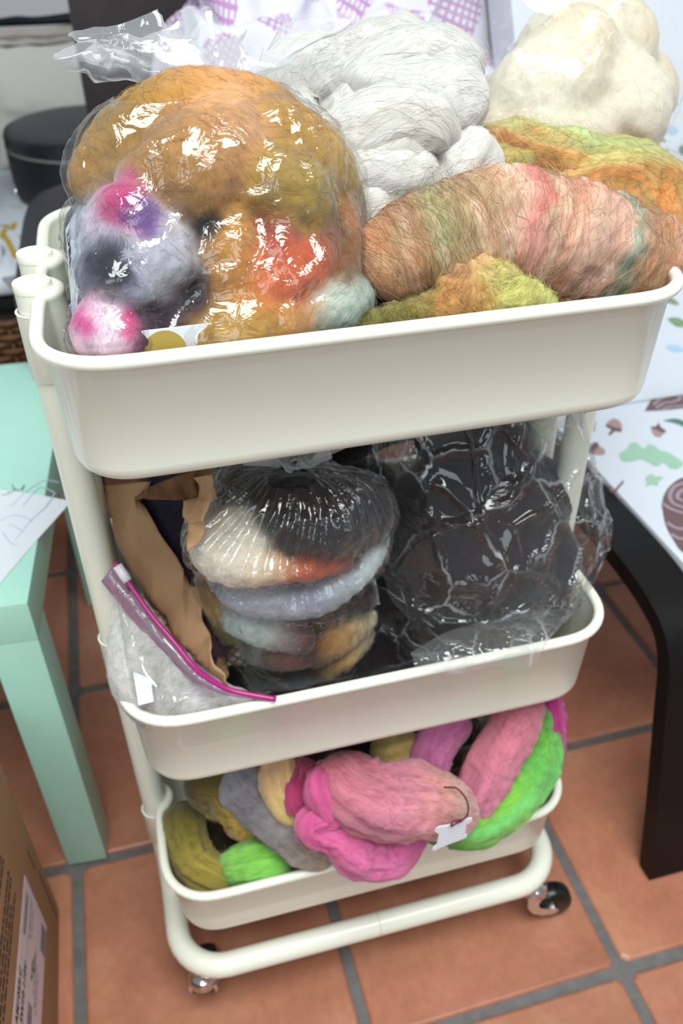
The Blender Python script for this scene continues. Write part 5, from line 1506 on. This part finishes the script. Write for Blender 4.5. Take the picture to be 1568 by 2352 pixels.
low('dusty pink roving braid lying over the bottom tray front rim', [(760, 1740, -.11, .022), (810, 1810, -.145, .032), (880, 1840, -.160, .036), (960, 1845, -.166, .034), (1030, 1860, -.167, .027), (1070, 1880, -.165, .016)], [(0, '#A84A5A'), (.25, '#BC6878'), (.5, '#C67488'), (.66, '#CC8A7E'), (.76, '#B89A88'), (.88, '#CC8A94'), (1, '#D88A9A')])
low('rose pink roving rising to the right behind the tied card', [(1080, 1870, -.158, .018), (1110, 1800, -.148, .024), (1150, 1720, -.135, .025), (1190, 1640, -.12, .024), (1200, 1570, -.11, .02)], [(0, '#D07A94'), (.4, '#C66C80'), (.8, '#BE6676'), (1, '#A05064')])
low('raspberry pink roving standing behind the rose pink braid', [(1010, 1830, -.13, .016), (985, 1760, -.12, .020), (1010, 1700, -.105, .020), (1070, 1640, -.09, .020)], [(0, '#A84474'), (.5, '#C86C9C'), (1, '#B85A8C')])
low('small yellow roving behind the dusty pink braid', [(850, 1730, -.09, .016), (910, 1720, -.095, .018), (960, 1700, -.09, .014)], [(0, '#B09A50'), (.5, '#C9AE62'), (1, '#A88A4A')])
low('lime green roving sweeping round the right end of the bottom tray', [(1215, 1600, -.10, .02), (1235, 1690, -.118, .024), (1215, 1780, -.140, .028), (1150, 1850, -.156, .026), (1080, 1890, -.162, .024), (1010, 1905, -.160, .018), (990, 1935, -.164, .014)], [(0, '#4C8028'), (.2, '#66B038'), (.38, '#5AB046'), (.55, '#7ABD38'), (.75, '#74B430'), (1, '#4C7626')], veins=[('#3FB880', .35, .6)])
low('magenta roving at the far right end behind the lime green roving', [(1245, 1560, -.09, .018), (1262, 1650, -.112, .019), (1268, 1725, -.118, .014), (1262, 1770, -.116, .009)], [(0, '#A01468'), (.5, '#B8157A'), (1, '#A01868')])
low('dull brown green wool at the bottom of the tray behind the pink braids', [(820, 1830, -.06, .045), (960, 1830, -.06, .05), (1100, 1800, -.06, .05), (1180, 1780, -.06, .04)], [(0, '#2A2018'), (.5, '#30281A'), (1, '#3A4A1E')])  # filler roll darkening the tray floor where shade falls
low('dark wool at the back of the bottom tray behind the roving loops', [(560, 1790, .02, .04), (760, 1770, .02, .05), (960, 1730, .02, .05), (1120, 1700, .0, .05)], [(0, '#221A14'), (.5, '#2A2018'), (1, '#2A2A18')])  # dark roll added to stand for the shade behind the loops
low('mossy green wool wisps in the right rear corner of the bottom tray', [(1180, 1850, -.08, .02), (1240, 1810, -.085, .018), (1262, 1770, -.075, .012)], [(0, '#4A5A24'), (.5, '#7A9A48'), (1, '#8A9A5A')], stray=.3, fuzz=1.5)
# tied thread card
tc_ = base_empty('thread_card', .10, -.185, .235, 'small white notched thread card tied with maroon thread to the pink braid', 'card')
ctr = at_y(1038, 1917, -.216)
mp_ = m_per_px(ctr)
ol = [(-46, -30), (-42, -38), (-34, -40), (-20, -36), (20, -32), (34, -36), (44, -34), (47, -26), (40, -20), (32, -18), (34, 14), (40, 18), (38, 26), (20, 28), (-26, 32), (-38, 36), (-46, 32), (-44, 24), (-36, 18), (-34, -16), (-40, -22)]
rt = np.array([.97, -.02, 0.16]); dn_ = np.array([-.05, -.04, -1.22])
front = [ctr + rt * a * mp_ + dn_ * b * mp_ * .95 for a, b in ol]; nn_ = len(ol)
mesh('card', front + [q + np.array([0, .0007, .0002]) for q in front], [list(range(nn_)), list(range(2 * nn_ - 1, nn_ - 1, -1))] + [[k, nn_ + k, nn_ + (k + 1) % nn_, (k + 1) % nn_] for k in range(nn_)], PAPER, tc_, smooth=False)
v, f = sweep(np.array([at_y(*q) for q in ((1020, 1808, -.19), (1050, 1812, -.206), (1072, 1840, -.213), (1074, 1868, -.2165), (1062, 1884, -.2175), (1046, 1892, -.2178), (1036, 1898, -.2178), (1040, 1888, -.2178), (1060, 1882, -.2175))]), .0008, 8, n=60)
mesh('thread', v, f, plain('maroon_thread', '#6E1E3A', rough=.8), tc_)
